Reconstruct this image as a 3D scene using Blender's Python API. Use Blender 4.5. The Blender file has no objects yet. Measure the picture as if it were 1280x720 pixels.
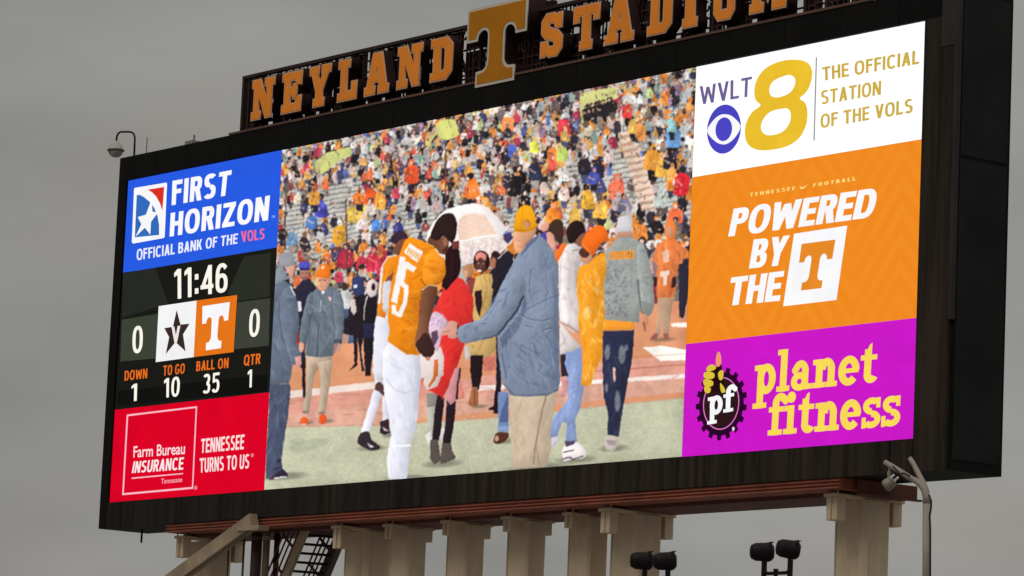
import bpy, bmesh, math, random
import numpy as np
from mathutils import Vector, Matrix

# ------------------------------------------------------------------ camera
scene = bpy.context.scene
COL = scene.collection
Z0 = 20.0                                   # height of the lowest row of LEDs above the ground
F = 4826.83                                 # focal length in photo pixels (photo 1280 wide)
M = np.array([[0.61497887, -0.08593067, -0.78384751],
              [0.78734718, 0.12165226, 0.60438824],
              [0.04342134, -0.98884612, 0.14247084]])     # board axes (x along, y into depth, z up) in camera axes
CAM = np.array([110.9215, -68.82555, -10.8023 + Z0])

cam_data = bpy.data.cameras.new('camera')
cam = bpy.data.objects.new('camera', cam_data)
COL.objects.link(cam)
cam_data.sensor_width = 36.0
cam_data.lens = F / 1280 * 36.0
cam_data.clip_start = 1.0
cam_data.clip_end = 6000.0
mw = Matrix.Identity(4)
for i in range(3):
    mw[i][0] = M[i, 0]; mw[i][1] = -M[i, 1]; mw[i][2] = -M[i, 2]; mw[i][3] = CAM[i]
cam.matrix_world = mw
scene.camera = cam

# ------------------------------------------------------------------ sky, sun, exposure
SUN_DIR = Vector((0.08, -0.72, 0.85)).normalized()        # towards the sun
elev = math.asin(SUN_DIR.z); azim = math.atan2(SUN_DIR.x, SUN_DIR.y)
world = bpy.data.worlds.new('World'); scene.world = world
world.use_nodes = True
nt = world.node_tree; nt.nodes.clear()
N = lambda t: nt.nodes.new(t)
sky = N('ShaderNodeTexSky'); sky.sky_type = 'NISHITA'; sky.sun_disc = False
sky.sun_elevation = elev; sky.sun_rotation = azim
sky.air_density = 1.0; sky.dust_density = 4.0
hsv = N('ShaderNodeHueSaturation'); hsv.inputs['Saturation'].default_value = 0.12
hsv.inputs['Value'].default_value = 0.25
nt.links.new(sky.outputs[0], hsv.inputs['Color'])
tc = N('ShaderNodeTexCoord')
sep = N('ShaderNodeSeparateXYZ'); nt.links.new(tc.outputs['Generated'], sep.inputs[0])
ramp = N('ShaderNodeValToRGB')               # the cloud deck: dimmer at the horizon, brighter overhead
ramp.color_ramp.elements[0].position = 0.0; ramp.color_ramp.elements[0].color = (2.52, 2.47, 2.36, 1)
ramp.color_ramp.elements[1].position = 1.0; ramp.color_ramp.elements[1].color = (6.6, 6.6, 6.4, 1)
e = ramp.color_ramp.elements.new(0.30); e.color = (2.66, 2.61, 2.46, 1)
nt.links.new(sep.outputs['Z'], ramp.inputs[0])
mp = N('ShaderNodeMapping'); mp.inputs['Scale'].default_value = (5, 5, 15)
nt.links.new(tc.outputs['Generated'], mp.inputs[0])
noi = N('ShaderNodeTexNoise'); noi.inputs['Scale'].default_value = 1.6; noi.inputs['Detail'].default_value = 4
noi.inputs['Roughness'].default_value = 0.45
nt.links.new(mp.outputs[0], noi.inputs['Vector'])
mr = N('ShaderNodeMapRange'); mr.inputs['From Min'].default_value = 0.3; mr.inputs['From Max'].default_value = 0.7
mr.inputs['To Min'].default_value = 0.85; mr.inputs['To Max'].default_value = 1.15
nt.links.new(noi.outputs['Fac'], mr.inputs['Value'])
mul = N('ShaderNodeMix'); mul.data_type = 'RGBA'; mul.blend_type = 'MULTIPLY'; mul.inputs[0].default_value = 1.0
nt.links.new(ramp.outputs[0], mul.inputs[6]); nt.links.new(mr.outputs[0], mul.inputs[7])
noi2 = N('ShaderNodeTexNoise'); noi2.inputs['Scale'].default_value = 1.1; noi2.inputs['Detail'].default_value = 3
nt.links.new(mp.outputs[0], noi2.inputs['Vector'])
tint = N('ShaderNodeMix'); tint.data_type = 'RGBA'; nt.links.new(noi2.outputs['Fac'], tint.inputs[0])
tint.inputs[6].default_value = (1.05, 1.0, 0.93, 1); tint.inputs[7].default_value = (0.93, 1.0, 1.06, 1)
mul3 = N('ShaderNodeMix'); mul3.data_type = 'RGBA'; mul3.blend_type = 'MULTIPLY'; mul3.inputs[0].default_value = 1.0
nt.links.new(mul.outputs[2], mul3.inputs[6]); nt.links.new(tint.outputs[2], mul3.inputs[7])
mul = mul3
dotn = N('ShaderNodeVectorMath'); dotn.operation = 'DOT_PRODUCT'; dotn.inputs[1].default_value = (0.615, 0.787, 0.0)
nt.links.new(tc.outputs['Generated'], dotn.inputs[0])
mr2 = N('ShaderNodeMapRange'); mr2.inputs['From Min'].default_value = -0.3; mr2.inputs['From Max'].default_value = 0.3
mr2.inputs['To Min'].default_value = 0.86; mr2.inputs['To Max'].default_value = 1.24
nt.links.new(dotn.outputs['Value'], mr2.inputs['Value'])
mul2 = N('ShaderNodeMix'); mul2.data_type = 'RGBA'; mul2.blend_type = 'MULTIPLY'; mul2.inputs[0].default_value = 1.0
nt.links.new(mul.outputs[2], mul2.inputs[6]); nt.links.new(mr2.outputs[0], mul2.inputs[7])
mul = mul2
mix = N('ShaderNodeMix'); mix.data_type = 'RGBA'; mix.inputs[0].default_value = 0.93
nt.links.new(hsv.outputs[0], mix.inputs[6]); nt.links.new(mul.outputs[2], mix.inputs[7])
bg = N('ShaderNodeBackground'); bg.inputs['Strength'].default_value = 0.112
nt.links.new(mix.outputs[2], bg.inputs['Color'])
wo = N('ShaderNodeOutputWorld'); nt.links.new(bg.outputs[0], wo.inputs['Surface'])

sl = bpy.data.lights.new('sun', 'SUN'); sl.energy = 0.9; sl.angle = math.radians(25); sl.color = (1.0, 0.95, 0.88)
so = bpy.data.objects.new('sun', sl); COL.objects.link(so)
so.rotation_euler = SUN_DIR.to_track_quat('Z', 'Y').to_euler()

scene.view_settings.view_transform = 'Standard'
scene.view_settings.look = 'None'
scene.view_settings.exposure = 0.0
scene.view_settings.gamma = 1.0
scene.view_settings.use_curve_mapping = False

# ------------------------------------------------------------------ helpers
def at(x, y, ax=1, val=0.0):
    """photo pixel -> point where its ray meets the plane (axis ax = val), world metres"""
    d = M @ np.array([x - 640.0, y - 360.0, F]); t = (val - CAM[ax]) / d[ax]
    return CAM + d * t

def to_px(P):
    """world points (n,3) -> photo pixels"""
    c = (np.asarray(P, float) - CAM) @ M
    return 640 + F * c[..., 0] / c[..., 2], 360 + F * c[..., 1] / c[..., 2]

def lin(c):
    c = np.asarray(c, float) / 255.0
    return np.where(c <= 0.04045, c / 12.92, ((c + 0.055) / 1.055) ** 2.4)

MATS = {}
def surf(name, col, rough=0.6, metal=0.0, noise=0.0, nscale=(1, 1, 1), col2=None, bump=0.0):
    if name in MATS: return MATS[name]
    m = bpy.data.materials.new(name); m.use_nodes = True
    t = m.node_tree; b = t.nodes['Principled BSDF']
    b.inputs['Base Color'].default_value = (*col, 1); b.inputs['Roughness'].default_value = rough
    b.inputs['Metallic'].default_value = metal
    if 'orange' in name or 'tan' in name: b.inputs['Specular IOR Level'].default_value = 0.15
    if max(col) < .06: b.inputs['Specular IOR Level'].default_value = 0.1
    if noise or col2:
        tcn = t.nodes.new('ShaderNodeTexCoord'); mpn = t.nodes.new('ShaderNodeMapping')
        mpn.inputs['Scale'].default_value = nscale
        t.links.new(tcn.outputs['Object'], mpn.inputs[0])
        n = t.nodes.new('ShaderNodeTexNoise'); n.inputs['Scale'].default_value = 1.0
        n.inputs['Detail'].default_value = 6; n.inputs['Roughness'].default_value = 0.6
        t.links.new(mpn.outputs[0], n.inputs['Vector'])
        r = t.nodes.new('ShaderNodeValToRGB')
        c2 = col2 if col2 else tuple(c * (1 - noise) for c in col)
        r.color_ramp.elements[0].position = 0.36; r.color_ramp.elements[0].color = (*c2, 1)
        r.color_ramp.elements[1].position = 0.66; r.color_ramp.elements[1].color = (*col, 1)
        t.links.new(n.outputs['Fac'], r.inputs[0]); t.links.new(r.outputs[0], b.inputs['Base Color'])
        if bump:
            bp = t.nodes.new('ShaderNodeBump'); bp.inputs['Strength'].default_value = bump
            t.links.new(n.outputs['Fac'], bp.inputs['Height']); t.links.new(bp.outputs[0], b.inputs['Normal'])
    MATS[name] = m
    return m

def led(rgb, k=1.0):
    """lit LEDs of one colour (display RGB)"""
    key = 'led_%d_%d_%d' % tuple(rgb)
    if key in MATS: return MATS[key]
    m = bpy.data.materials.new(key); m.use_nodes = True
    t = m.node_tree; t.nodes.clear()
    e = t.nodes.new('ShaderNodeEmission'); e.inputs[0].default_value = (*lin(rgb), 1); e.inputs[1].default_value = k
    # the rows of LED modules: a very slight unevenness in brightness
    tcn = t.nodes.new('ShaderNodeTexCoord'); n = t.nodes.new('ShaderNodeTexNoise'); n.inputs['Scale'].default_value = 1.3
    n.inputs['Detail'].default_value = 5
    t.links.new(tcn.outputs['Object'], n.inputs['Vector'])
    r = t.nodes.new('ShaderNodeMapRange'); r.inputs['To Min'].default_value = 0.9 * k; r.inputs['To Max'].default_value = 1.06 * k
    t.links.new(n.outputs['Fac'], r.inputs['Value']); t.links.new(r.outputs[0], e.inputs[1])
    sn = t.nodes.new('ShaderNodeVectorMath'); sn.operation = 'SNAP'; sn.inputs[1].default_value = (.81, 10, .55)
    t.links.new(tcn.outputs['Object'], sn.inputs[0])
    wn = t.nodes.new('ShaderNodeTexWhiteNoise'); t.links.new(sn.outputs[0], wn.inputs['Vector'])
    r2 = t.nodes.new('ShaderNodeMapRange'); r2.inputs['To Min'].default_value = .97; r2.inputs['To Max'].default_value = 1.02
    t.links.new(wn.outputs['Value'], r2.inputs['Value'])
    mm_ = t.nodes.new('ShaderNodeMath'); mm_.operation = 'MULTIPLY'; t.links.new(r.outputs[0], mm_.inputs[0]); t.links.new(r2.outputs[0], mm_.inputs[1]); t.links.new(mm_.outputs[0], e.inputs[1])
    o = t.nodes.new('ShaderNodeOutputMaterial'); t.links.new(e.outputs[0], o.inputs[0])
    m.cycles.emission_sampling = 'NONE'
    MATS[key] = m
    return m

def link(name, mesh, mat, parent=None, loc=None):
    o = bpy.data.objects.new(name, mesh); COL.objects.link(o)
    if mat is not None:
        mesh.materials.clear()
        for mm in (mat if isinstance(mat, (list, tuple)) else [mat]): mesh.materials.append(mm)
    if loc is not None: o.location = loc
    if parent is not None:
        o.parent = parent
        o.matrix_parent_inverse = Matrix.Translation(-Vector(parent.location))
    return o

def thing(name, label, cat, loc=(0, 0, 0), group=None):
    o = bpy.data.objects.new(name, None); COL.objects.link(o); o.location = loc
    o.empty_display_size = 0.5
    o['label'] = label; o['category'] = cat; o['kind'] = 'thing'
    if group: o['group'] = group
    return o

def bm_obj(name, bm, mat, parent=None, smooth=False):
    me = bpy.data.meshes.new(name); bm.normal_update(); bm.to_mesh(me); bm.free()
    if smooth:
        for p in me.polygons: p.use_smooth = len(p.vertices) <= 4
    return link(name, me, mat, parent)

def add_box(bm, x0, x1, y0, y1, z0, z1, bevel=0.0):
    r = bmesh.ops.create_cube(bm, size=1.0)
    vs = r['verts']
    for v in vs:
        v.co = Vector(((x0 + x1) / 2 + v.co.x * (x1 - x0), (y0 + y1) / 2 + v.co.y * (y1 - y0), (z0 + z1) / 2 + v.co.z * (z1 - z0)))
    if bevel:
        es = list({e for v in vs for e in v.link_edges})
        bmesh.ops.bevel(bm, geom=es, offset=bevel, segments=1, affect='EDGES')

def add_bar(bm, a, b, w, h=None, seg=4, up=(0, 0, 1)):
    """square (seg=4) or round bar between two points"""
    a, b = Vector(a), Vector(b); d = (b - a)
    if d.length < 1e-6: return
    d.normalize(); u = Vector(up)
    if abs(u.dot(d)) > 0.98: u = Vector((1, 0, 0))
    s = d.cross(u).normalized(); t = s.cross(d).normalized(); h = h or w
    ring = []
    for p in (a, b):
        if seg == 4: offs = [(-.5, -.5), (.5, -.5), (.5, .5), (-.5, .5)]
        else: offs = [(.5 * math.cos(2 * math.pi * k / seg), .5 * math.sin(2 * math.pi * k / seg)) for k in range(seg)]
        ring.append([bm.verts.new(p + s * (w * i) + t * (h * j)) for i, j in offs])
    for k in range(seg):
        bm.faces.new((ring[0][k], ring[0][(k + 1) % seg], ring[1][(k + 1) % seg], ring[1][k]))
    bm.faces.new(ring[0][::-1]); bm.faces.new(ring[1])

def add_tube(bm, pts, r, seg=10, r2=None):
    pts = [Vector(p) for p in pts]; rings = []
    n = len(pts); prev = None
    for i, p in enumerate(pts):
        d = (pts[min(i + 1, n - 1)] - pts[max(i - 1, 0)]).normalized()
        u = prev if prev is not None else (Vector((0, 1, 0)) if abs(d.y) < 0.9 else Vector((1, 0, 0)))
        s = d.cross(u).normalized(); t = s.cross(d).normalized(); prev = t
        rr = r if r2 is None else r + (r2 - r) * i / (n - 1)
        rings.append([bm.verts.new(p + (s * math.cos(2 * math.pi * k / seg) + t * math.sin(2 * math.pi * k / seg)) * rr) for k in range(seg)])
    for a, b in zip(rings[:-1], rings[1:]):
        for k in range(seg): bm.faces.new((a[k], a[(k + 1) % seg], b[(k + 1) % seg], b[k]))
    bm.faces.new(rings[0][::-1]); bm.faces.new(rings[-1])

def add_lathe(bm, prof, c, axis=(0, 0, 1), seg=20):
    """prof: (radius, height) along the axis from point c"""
    ax = Vector(axis).normalized(); u = Vector((1, 0, 0)) if abs(ax.x) < 0.9 else Vector((0, 1, 0))
    s = ax.cross(u).normalized(); t = ax.cross(s).normalized(); c = Vector(c); rings = []
    for r, h in prof:
        rings.append([bm.verts.new(c + ax * h + (s * math.cos(2 * math.pi * k / seg) + t * math.sin(2 * math.pi * k / seg)) * max(r, 1e-4)) for k in range(seg)])
    for a, b in zip(rings[:-1], rings[1:]):
        for k in range(seg): bm.faces.new((a[k], a[(k + 1) % seg], b[(k + 1) % seg], b[k]))
    bm.faces.new(rings[0][::-1]); bm.faces.new(rings[-1])
    bmesh.ops.recalc_face_normals(bm, faces=bm.faces)

def smooth_closed(p, n=6):
    p = np.asarray(p, float); out = []
    for i in range(len(p)):
        a, b, c, d = p[i - 1], p[i], p[(i + 1) % len(p)], p[(i + 2) % len(p)]
        for k in range(n):
            t = k / n
            out.append(0.5 * ((2 * b) + (c - a) * t + (2 * a - 5 * b + 4 * c - d) * t * t + (3 * b - a - 3 * c + d) * t ** 3))
    return np.array(out)

# flat filled shapes (with holes) through a 2D curve -> mesh in the xz plane
def fill2d(loops, extrude=0.0):
    cu = bpy.data.curves.new('tmp', 'CURVE'); cu.dimensions = '2D'; cu.fill_mode = 'BOTH'; cu.extrude = extrude
    for lp in loops:
        sp = cu.splines.new('POLY'); sp.points.add(len(lp) - 1)
        for q, (x, z) in zip(sp.points, lp): q.co = (x, z, 0, 1)
        sp.use_cyclic_u = True
    ob = bpy.data.objects.new('tmp', cu); COL.objects.link(ob)
    me = bpy.data.meshes.new_from_object(ob.evaluated_get(bpy.context.evaluated_depsgraph_get()))
    bpy.data.objects.remove(ob); bpy.data.curves.remove(cu)
    return me

def mesh_coords(me):
    a = np.empty(len(me.vertices) * 3); me.vertices.foreach_get('co', a); return a.reshape(-1, 3)
def set_coords(me, a):
    me.vertices.foreach_set('co', np.ascontiguousarray(a, dtype=np.float64).ravel()); me.update()

def Z(ox, oy, s, pts):
    """points read in an enlarged crop (origin ox,oy, scale s) -> photo pixels"""
    return [(ox + x / s, oy + y / s) for x, y in pts]

def on_board(pts, y=0.0):
    return np.array([at(px, py, 1, y)[[0, 2]] for px, py in pts])

def flat_px(name, loops_px, rgb, y, parent):
    """flat lit shape on the screen plane at depth y"""
    me = fill2d([on_board(l, 0.0) for l in loops_px])
    c = mesh_coords(me)
    set_coords(me, np.stack([c[:, 0], np.full(len(c), y), c[:, 1]], 1))
    return link(name, me, led(rgb), parent)

def quad_map(uv, quad):
    """unit square -> board xz through TL TR BL BR photo pixels"""
    tl, tr, bl, br = on_board(quad)
    u = uv[:, :1]; v = uv[:, 1:2]
    return (1 - u) * v * tl + u * v * tr + (1 - u) * (1 - v) * bl + u * (1 - v) * br

def text_mesh(s, bold=0.0, space=1.0):
    cu = bpy.data.curves.new('tmp', 'FONT'); cu.body = s; cu.size = 1.0; cu.offset = bold; cu.space_character = space
    cu.resolution_u = 4; cu.fill_mode = 'FRONT'
    ob = bpy.data.objects.new('tmp', cu); COL.objects.link(ob)
    me = bpy.data.meshes.new_from_object(ob.evaluated_get(bpy.context.evaluated_depsgraph_get()))
    bpy.data.objects.remove(ob); bpy.data.curves.remove(cu)
    return me

def text_px(name, s, quad, rgb, parent, y=-0.012, bold=0.02, space=1.0):
    me = text_mesh(s, bold, space); c = mesh_coords(me)[:, :2]
    mn, mx = c.min(0), c.max(0)
    p = quad_map((c - mn) / (mx - mn), quad)
    set_coords(me, np.stack([p[:, 0], np.full(len(p), y), p[:, 1]], 1))
    return link(name, me, led(rgb), parent)

# bracketed slab lower case, x-height 1
def _r(x0, y0, x1, y1): return [np.array([(x0, y0), (x1, y0), (x1, y1), (x0, y1)], float)]
def _ring(cx, cy, rx, ry, a0, a1, w):
    out = []; n = max(8, int(abs(a1 - a0) / 12))
    for k in range(n):
        t0, t1 = [math.radians(a0 + (a1 - a0) * (k + d) / n) for d in (0, 1)]
        out.append(np.array([(cx + rx * math.cos(t0), cy + ry * math.sin(t0)), (cx + rx * math.cos(t1), cy + ry * math.sin(t1)),
                             (cx + (rx - w) * math.cos(t1), cy + (ry - w * .85) * math.sin(t1)), (cx + (rx - w) * math.cos(t0), cy + (ry - w * .85) * math.sin(t0))]))
    return out
def _dot(cx, cy, r): return [np.array([(cx + r * math.cos(k * math.pi / 8), cy + r * math.sin(k * math.pi / 8)) for k in range(16)])]
SLAB = {
 'p': (_r(.12, -.52, .42, 1.0) + _r(-.02, .82, .3, 1.0) + _r(-.04, -.52, .58, -.34) + _ring(.54, .5, .42, .53, 0, 360, .29), 1.04),
 'l': (_r(.14, 0, .44, 1.48) + _r(0, 1.30, .3, 1.48) + _r(0, 0, .58, .18), .66),
 'a': (_ring(.38, .29, .38, .32, 0, 360, .25) + _r(.48, 0, .77, .7) + _ring(.41, .63, .36, .4, 0, 165, .27) + _dot(.16, .7, .13) + _r(.6, 0, .95, .18), 1.0),
 'n': (_r(.12, 0, .42, 1) + _r(-.02, .82, .3, 1) + _r(-.02, 0, .54, .18) + _ring(.6, .6, .36, .43, 0, 175, .3) + _r(.66, 0, .96, .62) + _r(.58, 0, 1.08, .18), 1.14),
 'e': (_ring(.46, .5, .46, .53, 0, 318, .29) + _r(.12, .42, .88, .58), .98),
 't': (_r(.16, .24, .46, 1.2) + [np.array([(.16, 1.0), (.46, 1.0), (.46, 1.42), (.36, 1.36)])] + _r(0, .82, .7, 1.0) + _ring(.47, .28, .31, .3, 180, 335, .29), .8),
 'f': (_r(.14, 0, .44, 1.12) + _ring(.5, 1.08, .36, .4, 30, 182, .29) + _dot(.74, 1.2, .13) + _r(-.02, .82, .66, 1) + _r(-.02, 0, .62, .18), .72),
 'i': (_r(.14, 0, .44, 1) + _r(-.02, .82, .3, 1) + _r(-.02, 0, .6, .18) + _dot(.29, 1.3, .19), .66),
 's': (_ring(.42, .74, .38, .29, 35, 268, .24) + _ring(.42, .27, .4, .3, -148, 92, .24) + _r(.62, .68, .79, 1.02) + _r(.0, -.02, .17, .34), .88),
}
def slab_px(name, s, quad, rgb, parent, y=-0.012):
    pcs = []; x = 0
    for ch in s:
        g, adv = SLAB[ch]
        for q in g:
            c0 = q.mean(0); dq = q - c0; dq = dq / (np.linalg.norm(dq, axis=1, keepdims=True) + 1e-9)
            pcs.append(q + dq * .012 + [x, 0])
        x += adv
    w = x - 0.04
    verts, faces = [], []
    for i, q in enumerate(pcs):
        p = quad_map(q / [w, 1.0], quad); b = len(verts)
        for a in p: verts.append((a[0], y - 0.0004 * (i % 12), a[1]))
        faces.append(list(range(b, b + len(p))))
    me = bpy.data.meshes.new(name); me.from_pydata(verts, [], faces); me.update()
    return link(name, me, led(rgb), parent)

# plain bold grotesque capitals and figures, cap height 1
def sans_glyph(ch, t):
    h = t * .82                                            # horizontal strokes are a little thinner
    def R(x0, y0, x1, y1): return _r(x0, y0, x1, y1)
    def D(x0, y0, x1, y1, w=None):                         # slanting stroke with level ends, x = left edge
        w = w or t * 1.08
        return [np.array([(x0, y0), (x0 + w, y0), (x1 + w, y1), (x1, y1)], float)]
    def O(cx, cy, rx, ry, a0=0, a1=360):
        out = []; n = max(6, int(abs(a1 - a0) / 10))
        def pt(a, ax, ay):
            c, s_ = math.cos(a), math.sin(a); e = 0.82     # a slightly squared oval
            return (cx + ax * math.copysign(abs(c) ** e, c), cy + ay * math.copysign(abs(s_) ** e, s_))
        for k in range(n):
            p0, p1 = [math.radians(a0 + (a1 - a0) * (k + d) / n) for d in (0, 1)]
            out.append(np.array([pt(p0, rx, ry), pt(p1, rx, ry), pt(p1, rx - t, ry - h), pt(p0, rx - t, ry - h)]))
        return out
    w = .6
    if ch == 'I': return R(0, 0, t, 1), t
    if ch == 'L': return R(0, 0, t, 1) + R(0, 0, .52, h), .52
    if ch == 'T': return R(0, 1 - h, .62, 1) + R(.31 - t / 2, 0, .31 + t / 2, 1), .62
    if ch == 'F': return R(0, 0, t, 1) + R(0, 1 - h, .52, 1) + R(0, .54 - h / 2, .48, .54 + h / 2), .52
    if ch == 'E': return R(0, 0, t, 1) + R(0, 1 - h, .54, 1) + R(0, .51 - h / 2, .5, .51 + h / 2) + R(0, 0, .54, h), .54
    if ch == 'H': return R(0, 0, t, 1) + R(.64 - t, 0, .64, 1) + R(0, .52 - h / 2, .64, .52 + h / 2), .64
    if ch == 'N': return R(0, 0, t, 1) + R(.66 - t, 0, .66, 1) + D(.66 - t * 1.08, 0, 0, 1), .66
    if ch == 'M': return R(0, 0, t, 1) + R(.8 - t, 0, .8, 1) + D(.4 - t * .5, .12, 0, 1, t) + D(.4 - t * .5, .12, .8 - t, 1, t), .8
    if ch in 'OQ': 
        q = O(.37, .5, .37, .52)
        if ch == 'Q': q += D(.6, -.06, .38, .25, t)
        return q, .74
    if ch == '0': return O(.28, .5, .28, .51), .56
    if ch == 'C': return O(.36, .5, .36, .52, 42, 318), .68
    if ch == 'G': return O(.36, .5, .36, .52, 42, 350) + R(.4, .52 - h, .71, .52) + R(.71 - t, .12, .71, .5), .71
    if ch == 'D': return R(0, 0, t, 1) + R(0, 1 - h, .34, 1) + R(0, 0, .34, h) + O(.32, .5, .35, .5, -90, 90), .67
    if ch in 'PR':
        q = R(0, 0, t, 1) + R(0, 1 - h, .34, 1) + R(0, .42, .34, .42 + h) + O(.33, .71, .26, .29, -90, 90)
        if ch == 'R': q += D(.6 - t * .98, 0, .24, .48)
        return q, .6
    if ch == 'B': return R(0, 0, t, 1) + R(0, 1 - h, .34, 1) + R(0, 0, .36, h) + R(0, .52 - h / 2, .34, .52 + h / 2) + O(.32, .745, .25, .255, -90, 90) + O(.34, .275, .27, .275, -90, 90), .61
    if ch == 'S' : return O(.31, .735, .30, .275, 35, 270) + O(.31, .275, .31, .285, -148, 90), .62
    if ch == 'U': return R(0, .34, t, 1) + R(.64 - t, .34, .64, 1) + O(.32, .36, .32, .38, 180, 360), .64
    if ch == 'V': return D(.33 - t * .5, 0, 0, 1) + D(.33 - t * .5, 0, .66 - t * 1.08, 1), .66
    if ch == 'W': return D(.24 - t * .5, 0, 0, 1, t) + D(.24 - t * .5, 0, .48 - t * .5, .9, t) + D(.72 - t * .5, 0, .48 - t * .5, .9, t) + D(.72 - t * .5, 0, .96 - t, 1, t), .96
    if ch == 'A': return D(0, 0, .33 - t * .5, 1) + D(.66 - t * 1.08, 0, .33 - t * .5, 1) + R(.16, .22, .5, .22 + h), .66
    if ch == 'K': return R(0, 0, t, 1) + D(t * .6, .36, .62 - t * 1.1, 1) + D(.66 - t * 1.15, 0, .22, .56), .66
    if ch == 'Y': return R(.32 - t / 2, 0, .32 + t / 2, .46) + D(.32 - t * .5, .4, 0, 1, t) + D(.32 - t * .5, .4, .64 - t, 1, t), .64
    if ch == 'Z': return R(0, 1 - h, .6, 1) + R(0, 0, .6, h) + D(0, h * .8, .6 - t * 1.15, 1 - h * .8, t * 1.15), .6
    if ch == '1': return R(.16, 0, .16 + t, 1) + [np.array([(.0, .74), (.0, .88), (.16, 1.0), (.2, 1.0), (.2, .82)])], .16 + t + .06
    if ch == '3': return O(.27, .74, .25, .27, -90, 150) + O(.27, .275, .28, .285, -150, 90), .56
    if ch == '4': return R(.36, 0, .36 + t, 1) + R(0, .2, .6, .2 + h) + D(0, .24, .36, 1, t), .6
    if ch == '5': return R(.06, 1 - h, .52, 1) + R(.06, .5, .06 + t * .8, 1) + O(.27, .33, .28, .345, -150, 135), .56
    if ch == '6': return O(.28, .32, .28, .335) + O(.30, .5, .30, .51, 42, 200), .57
    if ch == ':': return R(0, .08, t, .08 + t * 1.1) + R(0, .56, t, .56 + t * 1.1), t
    if ch == ' ': return [], .22
    raise KeyError(ch)
def sans_px(name, s, quad, rgb, parent, y=-0.012, t=.2, gap=.1):
    pcs = []; x = 0
    for ch in s:
        g_, adv = sans_glyph(ch, t)
        for q in g_: pcs.append(q + [x, 0])
        x += adv + gap
    w = x - gap
    verts, faces = [], []
    for i, q in enumerate(pcs):
        p_ = quad_map(q / [w, 1.0], quad); b_ = len(verts)
        for a_ in p_: verts.append((a_[0], y - 0.0004 * (i % 8), a_[1]))
        faces.append(list(range(b_, b_ + len(p_))))
    me = bpy.data.meshes.new(name); me.from_pydata(verts, [], faces); me.update()
    return link(name, me, led(rgb), parent)

def arc(cx, cy, rx, ry, a0, a1, n=8):
    return [(cx + rx * math.cos(math.radians(a0 + (a1 - a0) * k / n)), cy + ry * math.sin(math.radians(a0 + (a1 - a0) * k / n))) for k in range(n + 1)]
TEE_R = [(1, 1), (1, .60), (.84, .60)] + arc(.72, .60, .12, .13, 0, 90)[1:] + arc(.72, .63, .09, .10, 90, 180)[1:] + [(.63, .32)] \
    + arc(.75, .30, .12, .13, 180, 262)[1:] + [(.82, .165), (.82, 0)]
TEE = [(x, y) for x, y in TEE_R] + [(1 - x, y) for x, y in TEE_R[::-1]]
def unit_loops_px(loops, quad):
    """unit-square loops -> mesh on the board"""
    return [quad_map(np.array(l, float), quad) for l in loops]
def tee_px(name, quad, rgb, parent, y):
    me = fill2d(unit_loops_px([TEE], quad)); c = mesh_coords(me)
    set_coords(me, np.stack([c[:, 0], np.full(len(c), y), c[:, 1]], 1))
    return link(name, me, led(rgb), parent)

# ------------------------------------------------------------------ ground
grass = surf('concourse_concrete', (0.26, 0.25, 0.235), 0.9, 0, 0.3, (0.3, 0.3, 0.3))
bm = bmesh.new(); add_box(bm, -2500, 2500, -2500, 2500, -1.0, 0.0)
g = bm_obj('ground', bm, grass); g['kind'] = 'structure'

# ------------------------------------------------------------------ scoreboard housing
W, H = 38.92, 11.0
BX0, BX1, BZ0, BZ1, BD = -0.5, 40.2, Z0 - 0.88, Z0 + 11.83, 1.9
black = surf('black_cladding', (0.006, 0.0052, 0.005), 0.7, 0, 0.5, (0.6, 0.6, 0.25))
grime = surf('streaked_cladding', (0.008, 0.006, 0.005), 0.65, 0, 0, (3.2, 1.0, 0.16), (0.040, 0.029, 0.019))
grime_light = surf('lightly_streaked_cladding', (0.008, 0.007, 0.006), 0.65, 0, 0, (3.0, 1.0, 0.14), (0.026, 0.02, 0.016))
sidem = surf('side_cladding', (0.0065, 0.0065, 0.0065), 0.7, 0, 0.4, (0.4, 0.4, 0.4))
edgem = surf('edge_trim', (0.035, 0.034, 0.033), 0.5, 0, 0.3, (1, 1, 0.6))
board = thing('scoreboard', 'giant black video scoreboard showing adverts, the score and a football crowd, on tan columns', 'scoreboard', (W / 2, BD / 2, BZ0))
bm = bmesh.new()
add_box(bm, BX0, BX1, 0.06, BD, BZ0, BZ1)
bm_obj('housing', bm, sidem, board)
FR = -0.07
bm = bmesh.new()                                      # raised surround of the LED face
for k in range(18):
    xa = BX0 + (BX1 - BX0) * k / 18; xb = BX0 + (BX1 - BX0) * (k + 1) / 18
    add_box(bm, xa, xb - .014, FR + (.005 if k % 2 else 0), 0.056, Z0 + H + .015, BZ1 - 0.003)
add_box(bm, BX0, -0.015, FR, 0.056, BZ0 + .003, Z0 + H + .012)
bm_obj('top_surround', bm, black, board)
bm = bmesh.new()
nb = 46; rnd_g = random.Random(3); bl = bmesh.new()
for k in range(nb):
    xa = 0.0 + (W - 0.0) * k / nb; xb = 0.0 + W * (k + 1) / nb
    tgt = bm if rnd_g.random() < min(1, max(0, (k - 12) / 14)) else bl
    add_box(tgt, xa, xb - 0.012, FR + (0.006 if k % 2 else 0.0), 0.056, BZ0 + .003, Z0 - .015)
bm_obj('lower_surround', bl, grime_light, board)
add_box(bm, W + 0.015, BX1 - 0.10, FR, 0.056, BZ0 + .003, Z0 + H + .012)
bm_obj('lower_surround', bm, grime, board)
bm = bmesh.new()
add_box(bm, BX1 - 0.097, BX1 + 0.02, FR - 0.02, 0.05, Z0 + 3.0, Z0 + 10.2)
add_box(bm, BX1 - 0.6, BX1 + 0.022, FR - 0.022, 0.05, Z0 + 10.2, BZ1 - 0.01)
bm_obj('corner_trim', bm, edgem, board)
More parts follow.
